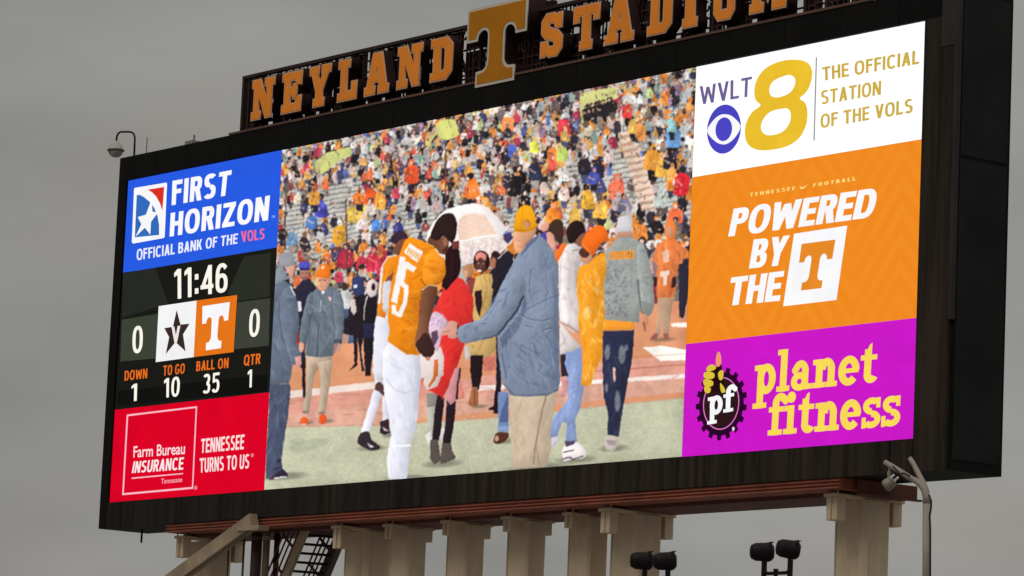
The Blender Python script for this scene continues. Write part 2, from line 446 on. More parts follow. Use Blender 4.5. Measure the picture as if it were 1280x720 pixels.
bm = bmesh.new()                                      # access hatch and panel seams on the visible end
for (ya, yb, za, zb) in ((.1, 1.8, Z0 - .6, Z0 + 7.2), (.1, 1.8, Z0 + 7.3, Z0 + 11.6)):
    add_box(bm, BX1, BX1 + 0.02, ya, yb, za, zb, 0.008)
bm_obj('end_panel', bm, surf('end_panel', (0.015, 0.0155, 0.0155), 0.6, 0, 0.5, (.5, .5, .5)), board)
bm = bmesh.new()
add_box(bm, BX1 - 0.2, BX1 + 0.06, -.02, BD + .12, BZ1, BZ1 + .1)
bm_obj('end_flashing', bm, sidem, board)
rust = surf('red_oxide_steel', (0.30, 0.07, 0.029), 0.7, 0, 0.45, (0.9, 2, 2.4))
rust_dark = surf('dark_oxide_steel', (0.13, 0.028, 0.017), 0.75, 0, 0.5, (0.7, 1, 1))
bm = bmesh.new()
add_box(bm, 6.2, 36.9, FR - 0.03, 0.0, BZ1, BZ1 + .07)
bm_obj('sign_ledge', bm, surf('ledge_steel', (0.12, 0.05, 0.03), .7, 0, .4, (1, 1, 1)), board)
bm = bmesh.new()
add_box(bm, 3.1, 3.55, 0.2, .6, BZ1, BZ1 + .2)
add_bar(bm, (3.35, .4, BZ1 + .2), (3.35, .4, BZ1 + .42), .05)
bm_obj('junction_box', bm, surf('galvanised', (.28, .27, .25), .5, .3, .2, (3, 3, 3)), board)
for xx, yy, zz in ((0.55, 1.0, .42), ):
    bm = bmesh.new(); add_bar(bm, (xx, yy, BZ0), (xx, yy, BZ0 - zz), .05)
    bm_obj('hanging_rod', bm, black, board)

# black LED carrier behind every panel
carrier = surf('led_carrier', (0.008, 0.008, 0.008), 0.6)
bm = bmesh.new(); add_box(bm, 0.0, W, 0.012, 0.058, Z0, Z0 + H)
bm_obj('led_carrier', bm, carrier, board)

def rect_px(u0, u1, v0, v1): return [(u0 * H, Z0 + v0 * H), (u1 * H, Z0 + v0 * H), (u1 * H, Z0 + v1 * H), (u0 * H, Z0 + v1 * H)]
def panel(name, u0, u1, v0, v1, mat, label=None):
    a = [(x, 0.0, z) for x, z in rect_px(u0, u1, v0, v1)]
    me = bpy.data.meshes.new(name); me.from_pydata(a, [], [(0, 1, 2, 3)]); me.update()
    o = link(name, me, mat, board)
    if label: o['label'] = label
    return o
UL, UR, UE = 0.838, 2.6985, 3.538

# ---- bank advert (blue)
WHITE = (253, 252, 255)
p = panel('advert_panel', 0.0, UL, 0.711, 1.0, led((40, 92, 228)), 'bright blue bank advert')
A = lambda pts: Z(155, 190, 4.645, pts)
sans_px('lettering', 'FIRST', A([(283, 168), (628, 105), (278, 310), (612, 250)]), WHITE, p, t=0.225)
sans_px('lettering', 'HORIZON', A([(273, 355), (850, 252), (266, 492), (838, 396)]), WHITE, p, t=0.225)
sans_px('lettering', 'OFFICIAL BANK OF THE', A([(76, 566), (665, 472), (75, 630), (660, 532)]), (236, 240, 255), p, t=0.2)
sans_px('lettering', 'VOLS', A([(680, 462), (822, 443), (685, 525), (816, 505)]), (243, 110, 150), p, t=0.2)
sans_px('lettering', 'TM', A([(858, 370), (880, 366), (857, 386), (879, 382)]), (140, 180, 250), p, t=0.2)
flat_px('logo', [A([(66, 208), (247, 178), (252, 184), (238, 492), (232, 500), (54, 532), (47, 524), (60, 214)])], WHITE, -0.012, p)
flat_px('logo', [A([(76, 250), (96, 250), (118, 262), (150, 288), (178, 325), (198, 375), (206, 425), (206, 482), (65, 496)])], (52, 108, 190), -0.016, p)
flat_px('logo', [A([(140, 219), (236, 203), (225, 342), (212, 300), (190, 260), (165, 234)])], (222, 48, 36), -0.016, p)
flat_px('logo', [A([(162, 278), (168, 346), (200, 352), (160, 405), (155, 480), (124, 440), (70, 492), (103, 420), (83, 378), (130, 364)])], WHITE, -0.020, p)

# ---- score panel
p = panel('score_panel', 0.0, UL, 0.285, 0.711, led((27, 28, 24)), 'dark score panel with clock and team tiles')
A = lambda pts: Z(140, 320, 3.79, pts)
flat_px('backing_tile', [A([(52, 78), (206, 58), (266, 226), (48, 292)])], (40, 43, 37), -0.004, p)
flat_px('backing_tile', [A([(625, 3), (752, -14), (748, 192), (596, 214), (548, 176)])], (43, 47, 39), -0.004, p)
flat_px('backing_tile', [A([(47, 302), (218, 274), (208, 485), (40, 500)])], (62, 67, 56), -0.006, p)
flat_px('backing_tile', [A([(595, 220), (750, 200), (743, 425), (580, 442)])], (62, 66, 56), -0.006, p)
flat_px('backing_tile', [A([(28, 640), (738, 560), (735, 640), (26, 712)])], (19, 19, 17), -0.004, p)
t1 = flat_px('team_tile', [A([(222, 238), (402, 211), (388, 479), (208, 503)])], (246, 246, 246), -0.008, p)
flat_px('logo', [A([(308, 256), (326, 325), (369, 321), (338, 372), (350, 452), (302, 408), (256, 465), (272, 385), (249, 342), (290, 335)])], (58, 42, 38), -0.012, t1)
sans_px('lettering', 'V', A([(284, 336), (326, 330), (284, 414), (323, 408)]), (240, 235, 235), t1, y=-.016, t=0.19)
t2 = flat_px('team_tile', [A([(402, 211), (594, 185), (577, 455), (388, 479)])], (232, 118, 26), -0.008, p)
tee_px('logo', A([(430, 238), (560, 218), (426, 450), (538, 434)]), WHITE, t2, -0.012)
DIG = (255, 250, 238)
sans_px('clock_digits', '11:46', A([(296, 64), (551, 32), (297, 206), (550, 168)]), DIG, p, t=0.17)
sans_px('score_digits', '0', A([(100, 335), (149, 329), (97, 463), (146, 456)]), DIG, p, t=0.17)
sans_px('score_digits', '0', A([(654, 256), (704, 249), (649, 386), (699, 378)]), DIG, p, t=0.17)
OR = (235, 112, 34)
for s, q in (('DOWN', [(62, 545), (170, 533), (60, 591), (168, 579)]), ('TO GO', [(245, 520), (348, 509), (243, 567), (345, 556)]),
             ('BALL ON', [(402, 500), (555, 482), (400, 546), (553, 530)]), ('QTR', [(628, 470), (706, 461), (625, 520), (703, 511)])):
    sans_px('lettering', s, A(q), OR, p, t=.2, gap=.12)
for s, q in (('1', [(94, 608), (126, 603), (93, 690), (123, 685)]), ('10', [(248, 581), (325, 570), (248, 672), (320, 664)]),
             ('35', [(433, 562), (514, 550), (430, 653), (509, 644)]), ('1', [(645, 541), (669, 537), (643, 626), (667, 621)])):
    sans_px('score_digits', s, A(q), DIG, p, t=.17)

# ---- insurance advert (red)
p = panel('advert_panel', 0.0, UL, 0.0, 0.285, led((222, 4, 38)), 'red insurance advert')
A = lambda pts: Z(120, 480, 4.0, pts)
PK = (255, 190, 205)
flat_px('border_line', [A([(155, 153), (507, 111), (487, 524), (132, 556)]), A([(162, 161), (500, 120), (481, 515), (140, 546)])], PK, -0.01, p)
text_px('lettering', 'Farm Bureau', A([(190, 312), (448, 293), (188, 369), (445, 351)]), (255, 225, 230), p, bold=.012)
sans_px('lettering', 'INSURANCE', A([(190, 388), (442, 366), (180, 446), (437, 428)]), (255, 235, 238), p, t=0.2)
flat_px('border_line', [A([(180, 468), (437, 445), (436, 451), (180, 475)])], PK, -0.012, p)
text_px('lettering', 'Tennessee', A([(328, 474), (434, 464), (326, 500), (432, 490)]), (255, 175, 190), p, bold=.008)
sans_px('lettering', 'TENNESSEE', A([(528, 275), (745, 252), (525, 346), (740, 326)]), (255, 225, 225), p, t=0.2)
sans_px('lettering', 'TURNS TO US', A([(520, 372), (770, 350), (520, 444), (766, 421)]), (255, 225, 225), p, t=0.2)
text_px('lettering', '\u00ae', A([(776, 348), (790, 346), (776, 366), (790, 364)]), PK, p, bold=.0)
text_px('lettering', '\u00ae', A([(492, 510), (508, 508), (492, 530), (508, 528)]), PK, p, bold=.0)

# ---- television station advert (white)
p = panel('advert_panel', UR, UE, 0.714, 1.0, led((255, 254, 255), 1.12), 'white television station advert')
A = lambda pts: Z(860, 60, 4.8, pts)
eight = [A(smooth_closed(q)) for q in (
    [(640, 70), (715, 86), (747, 140), (735, 220), (705, 272), (672, 303), (705, 330), (719, 390), (708, 470), (665, 545), (590, 592), (490, 613),
     (410, 609), (360, 575), (343, 510), (355, 440), (390, 382), (437, 345), (408, 312), (400, 250), (420, 180), (470, 120), (550, 82)],
    [(570, 172), (610, 162), (640, 178), (645, 212), (622, 260), (578, 287), (530, 297), (498, 284), (490, 248), (505, 210), (535, 186)],
    [(560, 366), (598, 364), (618, 392), (612, 448), (575, 498), (520, 521), (470, 521), (443, 494), (442, 455), (465, 411), (505, 379)])]
flat_px('logo', eight, (238, 194, 48), -0.012, p)
def ell(cx, cy, rx, ry, sk=0.0, n=40): return [(cx + rx * math.cos(2 * math.pi * k / n), cy + ry * math.sin(2 * math.pi * k / n) + sk * rx * math.cos(2 * math.pi * k / n)) for k in range(n)]
flat_px('logo', [A(ell(218, 487, 102, 147, -.14))], (76, 70, 196), -0.012, p)
flat_px('logo', [A(smooth_closed([(118, 500), (150, 440), (190, 405), (228, 398), (270, 412), (318, 468), (290, 530), (250, 568), (212, 579), (165, 560)], 5))], WHITE, -0.016, p)
flat_px('logo', [A(ell(218, 488, 50, 71, -.14))], (76, 70, 196), -0.020, p)
sans_px('lettering', 'WVLT', A([(72, 231), (386, 171), (78, 340), (380, 290)]), (112, 98, 150), p, t=0.17)
A = lambda pts: Z(860, 0, 3.0476, pts)
GD = (208, 176, 70)
sans_px('lettering', 'THE OFFICIAL', A([(512, 257), (884, 190), (514, 309), (882, 243)]), GD, p, t=0.2)
sans_px('lettering', 'STATION', A([(508, 346), (738, 307), (508, 399), (736, 361)]), GD, p, t=0.2)
sans_px('lettering', 'OF THE VOLS', A([(506, 437), (859, 375), (506, 489), (857, 429)]), GD, p, t=0.2)
flat_px('border_line', [A([(488, 219), (493, 218), (484, 535), (479, 536)])], (150, 148, 150), -0.012, p)

# ---- team advert (orange with a faint ray pattern)
m = bpy.data.materials.new('led_orange_rays'); m.use_nodes = True
t = m.node_tree; t.nodes.clear()
tcn = t.nodes.new('ShaderNodeTexCoord'); sp = t.nodes.new('ShaderNodeSeparateXYZ'); t.links.new(tcn.outputs['Object'], sp.inputs[0])
def mth(op, a, b=None):
    n = t.nodes.new('ShaderNodeMath'); n.operation = op
    for i, v in enumerate((a, b)):
        if v is None: continue
        if isinstance(v, (int, float)): n.inputs[i].default_value = v
        else: t.links.new(v, n.inputs[i])
    return n.outputs[0]
dx = mth('ABSOLUTE', mth('SUBTRACT', mth('PINGPONG', mth('SUBTRACT', sp.outputs['X'], 29.2), 3.6), 1.8))
ph = mth('SINE', mth('MULTIPLY', mth('ADD', mth('MULTIPLY', dx, 0.9), mth('MULTIPLY', sp.outputs['Z'], 0.75)), 11.0))
nz = t.nodes.new('ShaderNodeTexNoise'); nz.inputs['Scale'].default_value = 0.7; t.links.new(tcn.outputs['Object'], nz.inputs[0])
fac = mth('ADD', mth('MULTIPLY', mth('MULTIPLY', ph, nz.outputs['Fac']), 0.3), 0.5)
mx = t.nodes.new('ShaderNodeMix'); mx.data_type = 'RGBA'; t.links.new(fac, mx.inputs[0])
mx.inputs[6].default_value = (*lin((236, 130, 26)), 1); mx.inputs[7].default_value = (*lin((245, 148, 40)), 1)
em = t.nodes.new('ShaderNodeEmission'); t.links.new(mx.outputs[2], em.inputs[0])
ou = t.nodes.new('ShaderNodeOutputMaterial'); t.links.new(em.outputs[0], ou.inputs[0]); m.cycles.emission_sampling = 'NONE'
p = panel('advert_panel', UR, UE, 0.286, 0.714, m, 'orange team advert')
A = lambda pts: Z(900, 210, 4.0, pts)
sans_px('lettering', 'POWERED', A([(70, 204), (797, 97), (42, 344), (765, 246)]), WHITE, p, t=0.235, gap=.05)
sans_px('lettering', 'BY', A([(170, 358), (352, 336), (146, 503), (318, 486)]), WHITE, p, t=0.235, gap=.05)
sans_px('lettering', 'THE', A([(58, 548), (324, 514), (36, 690), (300, 664)]), WHITE, p, t=0.235, gap=.05)
b = flat_px('logo', [A([(372, 329), (638, 288), (584, 660), (317, 692)])], WHITE, -0.012, p)
tee_px('logo', A([(410, 380), (580, 358), (378, 616), (538, 598)]), (234, 140, 40), b, -0.016)
YW = (255, 226, 130)
sans_px('lettering', 'TENNESSEE', A([(152, 125), (379, 91), (151, 144), (376, 109)]), YW, p, t=0.2, gap=.35)
sans_px('lettering', 'FOOTBALL', A([(468, 78), (681, 42), (467, 95), (679, 62)]), YW, p, t=0.24, gap=.35)
flat_px('logo', [A([(400, 95), (410, 93), (416, 96), (444, 81), (420, 103), (405, 106)])], YW, -0.012, p)

# ---- gym advert (purple)
p = panel('advert_panel', UR, UE, 0.0, 0.286, led((206, 26, 202)), 'magenta gym advert')
A = lambda pts: Z(930, 420, 5.143, pts)
YL = (252, 220, 88)
slab_px('lettering', 'planet', A([(78, 192), (868, 116), (68, 374), (858, 293)]), YL, p)
slab_px('lettering', 'fitness', A([(168, 460), (1016, 386), (158, 640), (1006, 570)]), YL, p)
A = lambda pts: Z(865, 430, 5.5375, pts)
gear = []
nt_ = 17
for k in range(nt_):
    for (f0, rr) in ((.0, .87), (.24, .87), (.30, 1.0), (.72, 1.0), (.78, .87)):
        a = 2 * math.pi * (k + f0) / nt_
        gear.append((205 + 178 * rr * math.cos(a), 415 + 252 * rr * math.sin(a) - .12 * 178 * rr * math.cos(a)))
lg = flat_px('logo', [A(gear)], (44, 8, 42), -0.008, p)
flat_px('emblem_ring', [A(ell(204, 412, 126, 182, -.12)), A(ell(204, 412, 119, 174, -.12))], (226, 120, 200), -0.012, lg)
flat_px('emblem_face', [A(ell(204, 412, 118, 172, -.12))], (46, 24, 26), -0.011, lg)
flat_px('emblem_hand', [A(smooth_closed([(100, 345), (150, 330), (230, 335), (222, 250), (205, 140), (175, 160), (140, 150), (90, 200), (85, 280)], 4))], (36, 14, 18), -0.016, lg)
for q in ([(178, 62), (192, 55), (203, 80), (206, 130), (190, 156), (172, 150), (168, 110)],):
    flat_px('emblem_hand', [A(smooth_closed(q, 4))], (246, 158, 110), -0.020, lg)
for q in ([(108, 160), (140, 142), (168, 155), (165, 175), (130, 190), (106, 190)], [(88, 200), (125, 192), (158, 205), (155, 235), (120, 245), (88, 235)],
          [(84, 248), (120, 246), (150, 262), (145, 290), (110, 295), (86, 285)], [(90, 296), (120, 296), (134, 310), (128, 335), (105, 342), (90, 325)],
          [(185, 200), (210, 180), (222, 200), (216, 240), (200, 252), (188, 236)], [(200, 270), (225, 300), (235, 330), (210, 338), (200, 310)]):
    flat_px('emblem_hand', [A(smooth_closed(q, 4))], (222, 196, 62), -0.020, lg)
slab_px('lettering', 'pf', A([(118, 372), (298, 338), (116, 494), (294, 464)]), WHITE, lg, y=-.024)
flat_px('emblem_ring', [A(ell(290, 587, 9, 14))], (240, 215, 235), -0.020, lg)

# ------------------------------------------------------------------ the live picture on the video screen
# The screen shows a camera picture.  It is mixed here as colour per LED and every subject of that picture gets the LEDs it covers.
PX0, PY0, SS = 325, 78, 2.0
PWI, PHI = int(555 * SS), int(545 * SS)
IMG = np.zeros((PHI, PWI, 3)); LAB = np.zeros((PHI, PWI), np.int16)
NAMES = []
rng = np.random.default_rng(11); rn = random.Random(21)
def new_subject(name, label=None):
    NAMES.append((name, label)); return len(NAMES) - 1
def vnoise(h, w, cell, seed):
    r = np.random.default_rng(seed); gh, gw = int(h / cell) + 3, int(w / cell) + 3
    g = r.random((gh, gw)); y = np.arange(h) / cell; x = np.arange(w) / cell
    yi, xi = y.astype(int), x.astype(int); fy = (y - yi)[:, None]; fx = (x - xi)[None, :]
    fy = fy * fy * (3 - 2 * fy); fx = fx * fx * (3 - 2 * fx)
    a = g[yi][:, xi]; b = g[yi][:, xi + 1]; c = g[yi + 1][:, xi]; d = g[yi + 1][:, xi + 1]
    return (a * (1 - fx) + b * fx) * (1 - fy) + (c * (1 - fx) + d * fx) * fy
NOI = vnoise(PHI, PWI, 16, 1) * .5 + vnoise(PHI, PWI, 7, 2) * .3 + vnoise(PHI, PWI, 3, 3) * .2 - .5       # cloth-like
NOF = vnoise(PHI, PWI, 3.0, 4) * .6 + vnoise(PHI, PWI, 1.6, 5) * .4 - .5
def bbox_blur(a, r):
    for _ in range(3):
        for ax in (0, 1):
            c = np.cumsum(np.pad(a, [(r + 1, r) if i == ax else (0, 0) for i in (0, 1)], mode='edge'), axis=ax)
            n = a.shape[ax]
            a = (np.take(c, range(2 * r + 1, 2 * r + 1 + n), axis=ax) - np.take(c, range(0, n), axis=ax)) / (2 * r + 1)
    return a
def mask_poly(p):
    p = (np.asarray(p, float) - [PX0, PY0]) * SS
    x0, y0 = np.floor(p.min(0)).astype(int) - 1; x1, y1 = np.ceil(p.max(0)).astype(int) + 2
    x0, y0 = max(x0, 0), max(y0, 0); x1, y1 = min(x1, PWI), min(y1, PHI)
    if x1 <= x0 or y1 <= y0: return None
    X = np.arange(x0, x1)[None, :] + .5; Y = np.arange(y0, y1)[:, None] + .5
    m = np.zeros((y1 - y0, x1 - x0), bool)
    n = len(p)
    for i in range(n):
        xa, ya = p[i]; xb, yb = p[(i + 1) % n]
        if ya == yb: continue
        cond = (ya > Y) != (yb > Y)
        m ^= cond & (X < (xb - xa) * (Y - ya) / (yb - ya) + xa)
    return m, slice(y0, y1), slice(x0, x1)
def paint(p, col, lab=None, a=1.0, sm=0, tex=0.0, fine=0.0, gx=0.0, gy=0.0, soft=0, rel=None):
    """fill polygon p (photo pixels); tex/fine = cloth mottling, gx/gy = brightness slope across the shape"""
    if sm: p = smooth_closed(p, sm)
    r = mask_poly(p)
    if r is None: return
    m, ys, xs = r
    if not m.any(): return
    h, w = m.shape
    k = 1 + (tex if lab is None else tex * .25) * NOI[ys, xs] + (fine if lab is None else fine * .5) * NOF[ys, xs]
    if gx: k = k + gx * (np.linspace(-1, 1, w)[None, :])
    if gy: k = k + gy * (np.linspace(-1, 1, h)[:, None])
    if rel is None: rel = 1.0 if (lab is not None and m.sum() > 260) else 0.0
    if rel:                                            # rounded look: the picture's own light comes from the upper left
        rad = int(np.clip(min(h, w, math.sqrt(m.sum())) * .16, 3, 26)); P_ = rad * 2
        mb = bbox_blur(np.pad(m.astype(float), P_), rad); mb2 = bbox_blur(np.pad(m.astype(float), P_), max(2, rad // 3))
        g1y, g1x = np.gradient(mb); g2y, g2x = np.gradient(mb2)
        sh_ = (g1x * .8 + g1y * .75) * rad * 1.5 + (g2x * .6 + g2y * .4) * max(2, rad // 3) * .5
        k = k * (.915 + .09 * mb[P_:-P_, P_:-P_] + rel * .13 * sh_[P_:-P_, P_:-P_])
    c = np.clip(np.asarray(col, float)[None, None] * k[..., None], 0, 255)
    al = m.astype(float) * a
    if soft:
        for _ in range(soft):
            q = np.pad(al, 1, mode='edge'); al = (q[:-2, 1:-1] + q[2:, 1:-1] + q[1:-1, :-2] + q[1:-1, 2:] + q[1:-1, 1:-1]) / 5
        al = np.where(m, al, al * 0) if lab is None else al
    IMG[ys, xs] = IMG[ys, xs] * (1 - al[..., None]) + c * al[..., None]
    if lab is not None: LAB[ys, xs][m] = lab
def line(pts, col, w, a=1.0, lab=None):
    """brush stroke"""
    pts = np.asarray(pts, float)
    for (xa, ya), (xb, yb) in zip(pts[:-1], pts[1:]):
        d = np.array([xb - xa, yb - ya]); L = np.hypot(*d)
        if L < 1e-6: continue
        nrm = np.array([-d[1], d[0]]) / L * w / 2
        paint([(xa + nrm[0], ya + nrm[1]), (xb + nrm[0], yb + nrm[1]), (xb - nrm[0], yb - nrm[1]), (xa - nrm[0], ya - nrm[1])], col, lab, a)
def oval(cx, cy, rx, ry, col, lab=None, a=1.0, rot=0.0, **k):
    c, s = math.cos(rot), math.sin(rot)
    paint([(cx + rx * math.cos(t) * c - ry * math.sin(t) * s, cy + rx * math.cos(t) * s + ry * math.sin(t) * c) for t in np.linspace(0, 2 * math.pi, 18)[:-1]], col, lab, a, **k)
def folds(p, n, col, a, wmin=.8, wmax=3.2, slant=(.15, 1.0), ln=(7, 30), seed=0):
    """soft crease shade and highlights painted inside a shape"""
    r = mask_poly(p)
    if r is None: return
    m, ys, xs = r; R = random.Random(seed)
    yy, xx = np.nonzero(m)
    if len(yy) == 0: return
    acc = np.zeros(m.shape)
    for _ in range(n):
        i = R.randrange(len(yy)); x = (xx[i] + xs.start) / SS + PX0; y = (yy[i] + ys.start) / SS + PY0
        l = R.uniform(*ln); an = math.atan2(slant[1], slant[0]) + R.uniform(-.6, .6)
        bend = R.uniform(-.9, .9); pts = []
        for k in range(6):
            pts.append((x, y)); x += math.cos(an) * l / 5; y += math.sin(an) * l / 5; an += bend / 5
        W_ = R.uniform(wmin, wmax); str_ = R.uniform(.4, 1.0)
        for (a0, b0), k in zip(zip(pts[:-1], pts[1:]), (.4, .8, 1, .8, .4)):
            d = np.array(b0) - np.array(a0); nn = np.array([-d[1], d[0]]) / (np.hypot(*d) + 1e-9) * W_ * k / 2
            q = mask_poly([a0 + nn, b0 + nn, b0 - nn, a0 - nn])
            if q is None: continue
            mm, y2, x2 = q
            oy, ox = y2.start - ys.start, x2.start - xs.start
            ya, yb = max(oy, 0), min(oy + mm.shape[0], m.shape[0]); xa, xb = max(ox, 0), min(ox + mm.shape[1], m.shape[1])
            if yb > ya and xb > xa:
                acc[ya:yb, xa:xb] = np.maximum(acc[ya:yb, xa:xb], mm[ya - oy:yb - oy, xa - ox:xb - ox] * str_)
    acc = bbox_blur(acc, 1)
    al = (acc * m * a)[..., None]
    IMG[ys, xs] = IMG[ys, xs] * (1 - al) + np.asarray(col, float) * al
def uvpx(u, v):
    x, y = to_px(np.array([u * H, 0.0, Z0 + v * H])); return float(x), float(y)
def band(v0, v1, col, lab=None, u0=.82, u1=2.72, **k):
    paint([uvpx(u0, v0), uvpx(u1, v0), uvpx(u1, v1), uvpx(u0, v1)], col, lab, **k)

# ---- stand, rail, field
S_CROWD = new_subject('crowd_picture', 'crowd in coloured rain ponchos on the stand in the picture')
S_FIELD = new_subject('field_picture', 'orange end zone and pale turf in the picture')
band(.30, 1.02, (70, 62, 62), S_CROWD)
for k in range(46):                                   # bench planks: pale tops, thin dark gaps, all the way up the stand
    v = .40 + k * .0138
    band(v, v + .0100, (190, 190, 182), tex=.3, fine=.25); band(v + .0100, v + .0138, (128, 122, 118), tex=.5)
TONES = [((226, 128, 46), 13), ((236, 152, 66), 9), ((216, 164, 84), 9), ((206, 170, 104), 6), ((208, 206, 202), 16), ((178, 180, 180), 13), ((214, 190, 188), 12), ((196, 174, 164), 9),
         ((44, 40, 52), 17), ((32, 27, 30), 13), ((58, 62, 104), 8), ((84, 106, 170), 4), ((214, 74, 62), 5), ((184, 54, 78), 4), ((230, 104, 56), 6), ((186, 196, 126), 3), ((136, 166, 154), 3),
         ((150, 118, 150), 4), ((124, 108, 98), 10), ((232, 212, 184), 6), ((140, 72, 70), 4), ((96, 84, 84), 8)]
TP = [t_ for t_, w_ in TONES for _ in range(w_)]
SKIN = [(222, 168, 140), (205, 148, 118), (150, 100, 78), (232, 184, 158), (96, 62, 50), (236, 196, 176)]
def spectator(x, y, s, col=None, lab=None, hood=None):
    """x,y = middle of the shoulders in photo pixels; s = size"""
    col = col or rn.choice(TP); j = rn.uniform(.86, 1.12); col = tuple(min(255, c * j) for c in col)
    w = s * rn.uniform(.36, .50); h = s * rn.uniform(.85, 1.25); ln = rn.uniform(-.14, .14) * s
    leg = rn.choice([(38, 34, 42), (52, 54, 74), (90, 78, 70), (150, 140, 130), (30, 27, 30), (70, 84, 120)])
    if rn.random() < .7: paint([(x - w * .7, y + h * .7), (x + w * .7, y + h * .7), (x + w * .5 + ln, y + h * 1.6), (x - w * .5 + ln, y + h * 1.6)], leg, tex=.5)
    paint([(x - w * .45, y - s * .12), (x + w * .45, y - s * .12), (x + w, y + s * .14), (x + w * 1.12 + ln, y + h * .9), (x + w * .6 + ln, y + h), (x - w * .6 + ln, y + h), (x - w * 1.12 + ln, y + h * .9), (x - w, y + s * .14)],
          col, tex=.55, fine=.3, gx=rn.uniform(-.22, .1))
    if rn.random() < .5:                              # a crease or the dark of an arm
        line([(x + rn.uniform(-.6, .6) * w, y + s * .2), (x + rn.uniform(-.6, .6) * w, y + h * .9)], tuple(c * .5 for c in col), .9, .6)
    if rn.random() < .4:
        line([(x - w * .9, y + s * .25), (x + rn.uniform(-.3, .4) * w, y + s * rn.uniform(.4, .7))], rn.choice(SKIN), 1.5, .8)
    if rn.random() < .35: oval(x + rn.uniform(-.5, .5) * w, y + rn.uniform(.2, .8) * h, w * .3, s * .16, tuple(min(255, c * 1.25 + 24) for c in col), a=.7)
    hr = s * .175; hx, hy = x + rn.uniform(-.1, .1) * s, y - s * .30
    r = rn.random()
    cover = col if r < .38 else rn.choice([(34, 26, 24), (48, 34, 28), (60, 44, 34), (225, 225, 225), (232, 122, 30), (110, 80, 50), (30, 30, 44)])
    oval(hx, hy - hr * .1, hr * 1.12, hr * 1.3, cover)
    if rn.random() < .8: oval(hx + rn.uniform(-.45, .45) * hr, hy + hr * .28, hr * .66, hr * .86, rn.choice(SKIN))
    if rn.random() < .25: oval(hx, hy + hr * .1, hr * .5, hr * .22, (50, 36, 32), a=.7)
EMPTY = [[(395, 232), (452, 215), (458, 262), (440, 300), (395, 312)], [(352, 262), (395, 255), (415, 300), (400, 322), (352, 330)], [(435, 250), (490, 236), (520, 262), (470, 276)],
         [(765, 172), (800, 158), (806, 196), (800, 245), (772, 250), (762, 210)], [(800, 226), (832, 216), (838, 262), (800, 268)], [(815, 250), (868, 238), (868, 300), (825, 300)], [(712, 190), (742, 180), (744, 215), (714, 222)],
         [(500, 262), (560, 250), (560, 290), (500, 300)], [(600, 252), (650, 240), (650, 290), (610, 290)]]
def inside(p, x, y):
    c = False
    for i in range(len(p)):
        (xa, ya), (xb, yb) = p[i - 1], p[i]
        if (ya > y) != (yb > y) and x < (xb - xa) * (y - ya) / (yb - ya) + xa: c = not c
    return c
v = 1.02
row = 0
while v > .415:
    u = .82 + rn.uniform(0, .03)
    sz = 9.6 + (1.02 - v) * 10
    while u < 2.72:
        x, y = uvpx(u, v + rn.uniform(-.016, .016))
        s = sz * (0.82 + 0.26 * (u - .84) / 1.86) * rn.uniform(.8, 1.1)
        skip = .10
        for q in EMPTY:
            if inside(q, x, y): skip = .80
        if v < .62: skip = max(skip, .22)
        if rn.random() > skip: spectator(x, y, s)
        u += rn.uniform(.013, .028) * (1 + (1.02 - v) * .75)
    v -= .021 + (1.02 - v) * .012
    row += 1
# aisle steps, rail posts and notable patches of colour in the stand
for k in range(12):
    x, y = 772 + k * 2.6, 166 + k * 8.2
    paint([(x, y), (x + 19, y - 4), (x + 20, y + 1), (x + 1, y + 5)], (228, 198, 174), tex=.2); paint([(x + 1, y + 5), (x + 20, y + 1), (x + 20, y + 4), (x + 1, y + 8)], (184, 150, 130))
paint([(725, 117), (770, 108), (772, 122), (752, 130), (730, 140), (730, 160), (726, 160)], (214, 216, 130), tex=.2)
for k in range(7): spectator(733 + k * 5.4, 136 - k * 1.5, 12, (36, 32, 34))
line([(776, 136), (777, 168)], (232, 226, 222), 2.0); line([(727, 140), (729, 175)], (196, 196, 120), 1.6)
paint([(393, 205), (408, 192), (432, 184), (440, 192), (420, 204), (400, 218)], (196, 200, 118), sm=4, tex=.3)
paint([(546, 155), (556, 150), (570, 152), (572, 168), (560, 174), (548, 170)], (208, 212, 112), sm=4, tex=.2)
line([(532, 186), (550, 158)], (200, 198, 128), 2.5)
